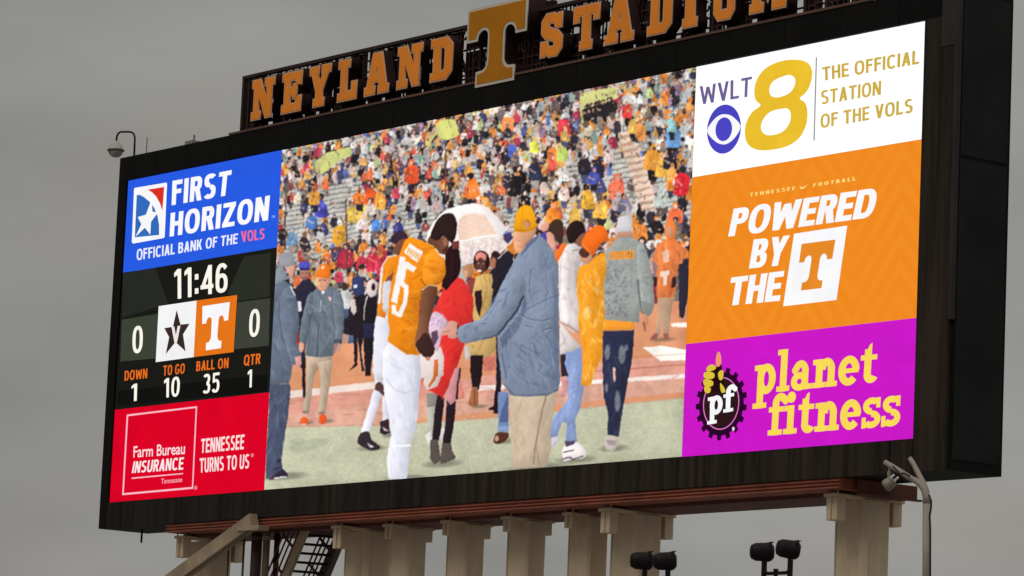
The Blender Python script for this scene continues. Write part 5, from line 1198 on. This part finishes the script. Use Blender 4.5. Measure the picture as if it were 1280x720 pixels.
# ------------------------------------------------------------------ girder under the board
girder = thing('steel_girder', 'rust red steel girder carrying the scoreboard, lying on the tan columns', 'girder', (19, 1.6, BZ0 - .3))
gx0 = at(207, 664.5, 1, -.04)[0]; gx1 = at(1049, 609, 1, -.04)[0]
gz = Z0 - 1.16
bm = bmesh.new()
hh = (BZ0 - .003) - gz
for k, (za, zb2, yy) in enumerate(((0, .16, -.06), (.16, .34, .02), (.34, .50, -.03), (.50, .70, .03), (.70, .84, -.03), (.84, 1.0, .02))):
    add_box(bm, gx0, gx1, yy, .8, gz + hh * za + .002, gz + hh * zb2)
bm_obj('front_beam', bm, rust, girder)
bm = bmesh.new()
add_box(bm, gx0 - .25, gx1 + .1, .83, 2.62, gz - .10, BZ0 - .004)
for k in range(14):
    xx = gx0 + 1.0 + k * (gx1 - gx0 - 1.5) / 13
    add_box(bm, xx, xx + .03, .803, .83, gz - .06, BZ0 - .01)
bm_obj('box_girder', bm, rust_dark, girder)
bm = bmesh.new()
add_box(bm, gx1 + .1, gx1 + .14, .5, 2.66, gz - .12, BZ0 - .004)
add_box(bm, gx1 + .14, gx1 + .3, .5, 2.7, gz - .14, gz - .09)
bm_obj('end_plate', bm, rust_dark, girder)

# ------------------------------------------------------------------ tan columns
tan = surf('tan_painted_steel', (0.60, 0.47, 0.325), 0.7, 0, 0.22, (1.2, 1.2, 0.35))
CT = Z0 - 1.33                                          # top of the shafts
def make_column(xc, yf, w, d, label, big, prev=None):
    """xc: x of the front right corner; yf: front face"""
    t = thing('support_column', label, 'column', (xc - w / 2, yf + d / 2, 0), 'tan columns under the scoreboard')
    bm = bmesh.new()
    c = .09 if big else .07
    prof = [(-w + c, 0), (-c, 0), (0, c), (0, d - c), (-c, d), (-w + c, d), (-w, d - c), (-w, c)]
    # vertical fold lines: slightly raised corner strips
    prof = [(-w + c * 1.5, .025), (-w + c * 1.5, 0), (-w + c, 0), (-w, c), (-w, d - c), (-w + c, d), (-c, d), (0, d - c), (0, c * 1.6), (.012, c * 1.6), (.012, c), (-c, -.012), (-c * 2.2, -.012), (-c * 2.2, .025)]
    lo = [bm.verts.new((xc + px_, yf + py_, 0)) for px_, py_ in prof]
    hi = [bm.verts.new((xc + px_, yf + py_, CT)) for px_, py_ in prof]
    n = len(prof)
    for i in range(n): bm.faces.new((lo[i], lo[(i + 1) % n], hi[(i + 1) % n], hi[i]))
    bm.faces.new(hi); bm.faces.new(lo[::-1])
    bmesh.ops.recalc_face_normals(bm, faces=bm.faces)
    bm_obj('shaft', bm, tan, t)
    bm = bmesh.new()
    for zz in (CT - 2.4, CT - 8.0): add_box(bm, xc - w - .012, xc + .016, yf - .016, yf + d + .01, zz, zz + .05)
    bm_obj('splice_band', bm, tan, t)
    ov = 1.0 if big else .62; bw = .42 if big else .36; bh = .62 if big else .36; bd = .32 if big else .26
    xs = xc - .12
    bm = bmesh.new()
    add_box(bm, xs - bw - .06, xs + .05, yf - ov, yf + d + ov * .55, CT, CT + .09, .012)
    bm_obj('cap_plate', bm, tan, t)
    for y0 in (yf - ov + .06, yf + d + ov * .55 - bd - .06):
        bm = bmesh.new()
        add_box(bm, xs - bw, xs, y0, y0 + bd, CT - bh, CT - .002, .01)
        add_box(bm, xs - bw * .55, xs - bw * .45, y0 - .05, y0 - .002, CT - bh + .02, CT - .004)
        bm_obj('bracket', bm, tan, t)
    for xx, yy in ((xs - bw, yf - ov + .1), (xs - .02, yf - ov + .1), (xs - .02, yf - ov * .3), (xs - .02, yf + d + ov * .5), (xs - bw, yf + d + ov * .5)):
        bm = bmesh.new(); add_bar(bm, (xx, yy, CT + .09), (xx, yy, CT + .25), .05, seg=6)
        bm_obj('anchor_bolt', bm, tan, t)
    return t
YF = 1.25
for px_, py_, big, label in ((262, 671, 1, 'tan box column farthest left, half hidden behind the sloping brace'),
                        (460, 662, 1, 'wide tan column just right of the steep stair'),
                        (511, 659, 0, 'slim tan column touching the wide one beside the stair'),
                        (583.5, 655, 0, 'slim tan column standing alone below the feet of the white trousered player'),
                        (660, 649, 0, 'slim tan column standing alone below the coach in khaki trousers'),
                        (737.5, 645, 0, 'slim tan column with a thin gap of sky to the wide column on its right'),
                        (798, 640, 1, 'wide tan column behind the lower pair of floodlights'),
                        (1083, 622, 1, 'tan box column farthest right, standing by itself under the girder end')):
    make_column(at(px_, py_, 1, YF)[0], YF, 1.28 if big else 1.03, .94 if big else .74, label, big)

# ------------------------------------------------------------------ brace, pipes, stair at the left
steel_tan = surf('weathered_tan', (0.36, 0.27, 0.18), 0.6, 0, 0.3, (1.5, 1.5, 1.5))
brown = surf('brown_pipe', (0.085, 0.05, 0.036), 0.6, 0, 0.3, (2, 2, .6))
YB = -.28
pa, pb = at(223, 720, 1, YB), at(318, 650.5, 1, YB)
d = (pa - pb) / np.linalg.norm(pa - pb)
pa = pa + d * 6.0
br = thing('diagonal_brace', 'tan box beam sloping up to the red girder in front of the leftmost column', 'brace', tuple(pa))
bm = bmesh.new(); add_bar(bm, pa, pb, .30, .46, up=(0, 0, 1)); bm_obj('beam', bm, steel_tan, br)
bm = bmesh.new(); add_bar(bm, Vector(pa) + Vector((.12, -.165, -.25)), Vector(pb) + Vector((.12, -.165, -.25)), .05, .07); bm_obj('bottom_flange', bm, brown, br)
bm = bmesh.new(); add_box(bm, pb[0] - .7, pb[0] + .55, YB - .2, -.08, gz - .16, gz - .003)
bm_obj('shoe_plate', bm, steel_tan, br)

for k, (pxa, wd, yy, mat, lab) in enumerate(((285.5, .07, 1.0, brown, 'thinnest dark pipe hanging down behind the sloping brace'), (304.5, .08, .9, brown, 'thin dark pipe between the sloping brace and the thick brown pipe'),
                                        (320.5, .36, .9, brown, 'thickest dark brown pipe left of the stair'), (332.5, .24, .9, steel_tan, 'lighter brown pipe beside the thickest dark one'),
                                        (345.5, .18, 1.1, sign_dark, 'near black pipe nearest the stair'))):
    p0 = at(pxa, 690, 1, yy)
    t = thing('drain_pipe', lab, 'pipe', (p0[0], yy, 0), 'pipes hanging down beside the stair')
    bm = bmesh.new(); add_bar(bm, (p0[0], yy, 6), (p0[0], yy, gz - .02), wd, seg=14 if wd > .1 else 6); bm_obj('pipe', bm, mat, t, True)
    if wd > .1:
        bm = bmesh.new(); add_bar(bm, (p0[0], yy, gz - .32), (p0[0], yy, gz - .2), wd + .06, seg=14); bm_obj('collar', bm, mat, t)
        bm = bmesh.new(); add_bar(bm, (p0[0] - .02, yy, gz - 2.05), (p0[0] + .62, yy, gz - 2.05), .06); bm_obj('clamp', bm, sign_dark, t)

st_top = at(384, 657, 1, 1.0); st_bot = at(358, 720, 1, 1.0)
dv = (st_bot - st_top); dv = dv / abs(dv[2])
stair = thing('access_stair', 'steep dark steel stair with open treads climbing to the girder', 'stair', tuple(st_top))
SW = 1.25                                              # how far apart the stringers stand
off = Vector((.25, SW, 0))
L_ = 9.0
top = Vector(st_top); bot = top + Vector(dv) * L_
bm = bmesh.new(); add_bar(bm, top, bot, .14, .3); bm_obj('stringer', bm, steel_tan, stair)
bm = bmesh.new(); add_bar(bm, top + off, bot + off, .2, .38); bm_obj('stringer', bm, brown, stair)
n = 32
for k in range(1, n):
    p = top.lerp(bot, k / n)
    bm = bmesh.new(); add_bar(bm, p, p + off, .2, .07); bm_obj('tread', bm, sign_dark, stair)
for o2 in (Vector((0, 0, 0)), off):
    bm = bmesh.new()
    u = Vector((-.75, 0, .55))
    for q in (.3, .55, .8, 1.05): add_bar(bm, top + o2 + u * q, bot + o2 + u * q, .065, seg=6)
    for k in range(0, 12):
        p = top.lerp(bot, k / 11) + o2; add_bar(bm, p, p + u * 1.05, .065)
    bm_obj('handrail', bm, surf('red_rail', (.09, .014, .016), .6), stair)

# ------------------------------------------------------------------ dome camera, rods
dk = surf('dark_tube', (0.02, 0.019, 0.018), 0.5)
A = lambda pts: Z(120, 140, 10.2875, pts)
CY = .3
g_ = [at(*q, 1, CY) for q in A([(490, 590), (500, 330), (488, 285), (460, 262), (430, 255), (320, 255), (290, 272), (268, 310), (262, 375)])]
g_[0][2] = BZ1
domec = thing('dome_camera', 'white dome security camera hanging from a black gooseneck on the corner of the scoreboard', 'camera', tuple(g_[0]))
bm = bmesh.new(); add_tube(bm, g_, .035, 8); bm_obj('gooseneck', bm, dk, domec, True)
c = Vector(g_[-1])
bm = bmesh.new(); add_lathe(bm, [(.03, .02), (.10, -.02), (.20, -.13), (.27, -.27), (.285, -.31)], c, seg=24)
bm_obj('camera_hood', bm, surf('dirty_white', (.42, .38, .33), .5, 0, .2, (4, 4, 4)), domec, True)
bm = bmesh.new(); add_lathe(bm, [(.30, -.312), (.30, -.35)], c, seg=24); bm_obj('hood_rim', bm, brown, domec)
bm = bmesh.new(); add_lathe(bm, [(.262, -.352), (.245, -.42), (.19, -.51), (.10, -.56), (.02, -.575)], c, seg=24)
bm_obj('dome', bm, surf('smoked_dome', (.30, .28, .26), .15), domec, True)
bm = bmesh.new(); add_lathe(bm, [(.02, -.45), (.10, -.42), (.14, -.353)], c + Vector((0, -.14, -.02)), seg=16); bm_obj('lens', bm, brown, domec, True)
rp = at(183, 189, 1, .6)
rod = thing('lightning_rod', 'thin grey rod standing up near the dome camera', 'rod', (rp[0], .6, BZ1))
bm = bmesh.new(); add_bar(bm, (rp[0], .6, BZ1), (rp[0], .6, at(183, 172, 1, .6)[2]), .04, seg=6); bm_obj('rod_shaft', bm, surf('grey_rod', (.16, .155, .15), .5), rod)
bm = bmesh.new(); add_box(bm, rp[0] - .07, rp[0] + .07, .53, .67, BZ1 + .001, BZ1 + .05); bm_obj('rod_foot', bm, dk, rod)

# ------------------------------------------------------------------ bent pole with loudspeaker, right
PY = -5.0
galv = surf('weathered_pole', (0.30, 0.245, 0.20), 0.6, .1, 0.25, (2, 2, .8))
A = lambda pts: Z(1030, 560, 8.0, pts)
base = at(1158, 720, 1, PY)
pole = thing('bent_pole', 'grey pole with two bent arms and a small loudspeaker in front of the scoreboard corner', 'pole', (base[0], PY, 0))
bm = bmesh.new()
add_tube(bm, [(base[0], PY, 0), tuple(base)] + [tuple(at(*q, 1, PY)) for q in A([(1026, 560)])], .098, 12); bm_obj('post', bm, galv, pole, True)
bm = bmesh.new()
add_tube(bm, [tuple(at(*q, 1, PY)) for q in A([(1026, 562), (1022, 480), (1006, 420), (970, 368), (930, 335), (860, 300), (800, 258), (700, 195), (612, 143)])], .096, 12, .062); bm_obj('arm', bm, galv, pole, True)
bm = bmesh.new()
add_tube(bm, [tuple(at(*q, 1, PY + .12)) for q in A([(1024, 480), (1018, 425), (1000, 370), (970, 310), (930, 230), (895, 160), (858, 102)])], .086, 12, .055); bm_obj('arm', bm, galv, pole, True)
bm = bmesh.new()
add_tube(bm, [tuple(at(*q, 1, PY - .2)) for q in A([(1050, 470), (1072, 530), (1070, 600), (1056, 680), (1062, 800), (1062, 1300)])], .025, 6)
add_tube(bm, [tuple(at(*q, 1, PY - .16)) for q in A([(690, 180), (760, 262), (800, 250), (860, 285)])], .022, 6); bm_obj('cable', bm, dk, pole)
bm = bmesh.new()
sc_ = Vector(at(*A([(655, 355)])[0], 1, PY)); axd = Vector((-.55, -.5, -.55)).normalized()
add_lathe(bm, [(.06, -.14), (.12, -.12), (.15, 0), (.15, .1), (.12, .15), (.04, .16)], sc_, axd, 14)
bm_obj('loudspeaker', bm, surf('olive_grey', (.20, .185, .125), .5), pole, True)
bm = bmesh.new()
add_bar(bm, at(*A([(650, 235)])[0], 1, PY), sc_, .09, seg=8)
add_bar(bm, at(*A([(655, 200)])[0], 1, PY), at(*A([(650, 240)])[0], 1, PY), .06, seg=8)
bm_obj('speaker_mount', bm, surf('olive_grey', (.2, .18, .13), .5), pole)
bm = bmesh.new()
for a_, b_ in (((668, 298), (700, 268)), ((705, 330), (742, 292))):
    add_bar(bm, at(*A([a_])[0], 1, PY - .1), at(*A([b_])[0], 1, PY - .1), .055, seg=6)
bm_obj('connector', bm, surf('white_plastic', (.7, .68, .66), .4), pole)

# ------------------------------------------------------------------ floodlight pairs
lampm = surf('dark_lamp_housing', (0.014, 0.009, 0.011), 0.5, 0, .3, (4, 4, 4))
def floodlight(heads, stem_y, yoke_y, label, hx):
    FYD = -9.0
    mid = at((heads[0][0] + heads[1][0]) / 2, yoke_y, 1, FYD)
    t = thing('twin_floodlight', label, 'floodlight', (mid[0], FYD, 0), 'paired floodlights in front of the scoreboard')
    bm = bmesh.new(); add_bar(bm, (mid[0], FYD, 0), tuple(mid), .10, seg=10)
    add_bar(bm, tuple(mid), tuple(mid + [0, 0, .1]), .12, seg=10); bm_obj('pole', bm, lampm, t)
    pts = []
    a0, a1 = at(heads[0][0] + hx, stem_y, 1, FYD), at(heads[1][0] + hx, stem_y, 1, FYD)
    r = .12
    pts = [a0, [a0[0], FYD, mid[2] + r], [a0[0] + .05, FYD, mid[2] + .04], [a0[0] + r, FYD, mid[2]], [a1[0] - r, FYD, mid[2]], [a1[0] - .05, FYD, mid[2] + .04], [a1[0], FYD, mid[2] + r], a1]
    bm = bmesh.new(); add_tube(bm, [tuple(q) for q in pts], .042, 8)
    for q in (a0, a1): add_bar(bm, (q[0], FYD, q[2] - .42), tuple(q), .13, seg=8)
    bm_obj('yoke', bm, lampm, t)
    for i, (hx_, hy_, tilt) in enumerate(heads):
        c_ = Vector(at(hx_, hy_, 1, FYD))
        ax = Vector((.56, .80, tilt)).normalized()
        bm = bmesh.new()
        add_lathe(bm, [(.09, -.30), (.16, -.275), (.21, -.17), (.22, 0.0), (.22, .07), (.232, .10), (.225, .15), (.20, .21), (.14, .26)], c_, ax, 20)
        hd = bm_obj('lamp_head', bm, lampm, t, True)
        bm = bmesh.new()
        up = Vector((0, 0, 1)); sd = ax.cross(up).normalized(); up = sd.cross(ax)
        for k in range(-2, 3):
            a_ = k * .35; o_ = up * math.cos(a_) * .225 + sd * math.sin(a_) * .225
            o2 = up * math.cos(a_ + .35) * .225 + sd * math.sin(a_ + .35) * .225
            v = [bm.verts.new(c_ + ax * .1 + o_), bm.verts.new(c_ + ax * .1 + o2), bm.verts.new(c_ + ax * (.24 if k == 0 else .2) + o2 * 1.12), bm.verts.new(c_ + ax * (.27 if abs(k) < 2 else .2) + o_ * 1.12)]
            bm.faces.new(v)
        bmesh.ops.solidify(bm, geom=bm.faces[:], thickness=.02)
        bm_obj('visor', bm, lampm, hd)
        bm = bmesh.new()
        add_bar(bm, c_ - up * .02 - ax * .1, at(hx_ + hx, stem_y, 1, FYD), .1, seg=6)
        bm_obj('lamp_bracket', bm, lampm, hd)
floodlight([(803, 701, .0), (832, 701.5, .05)], 712, 728, 'lower pair of dark floodlights, in front of the wide tan column', 3.0)
floodlight([(953.5, 690, .02), (986, 686.5, -.12)], 700, 716.5, 'higher pair of dark floodlights on a U shaped yoke against the sky', 2.0)
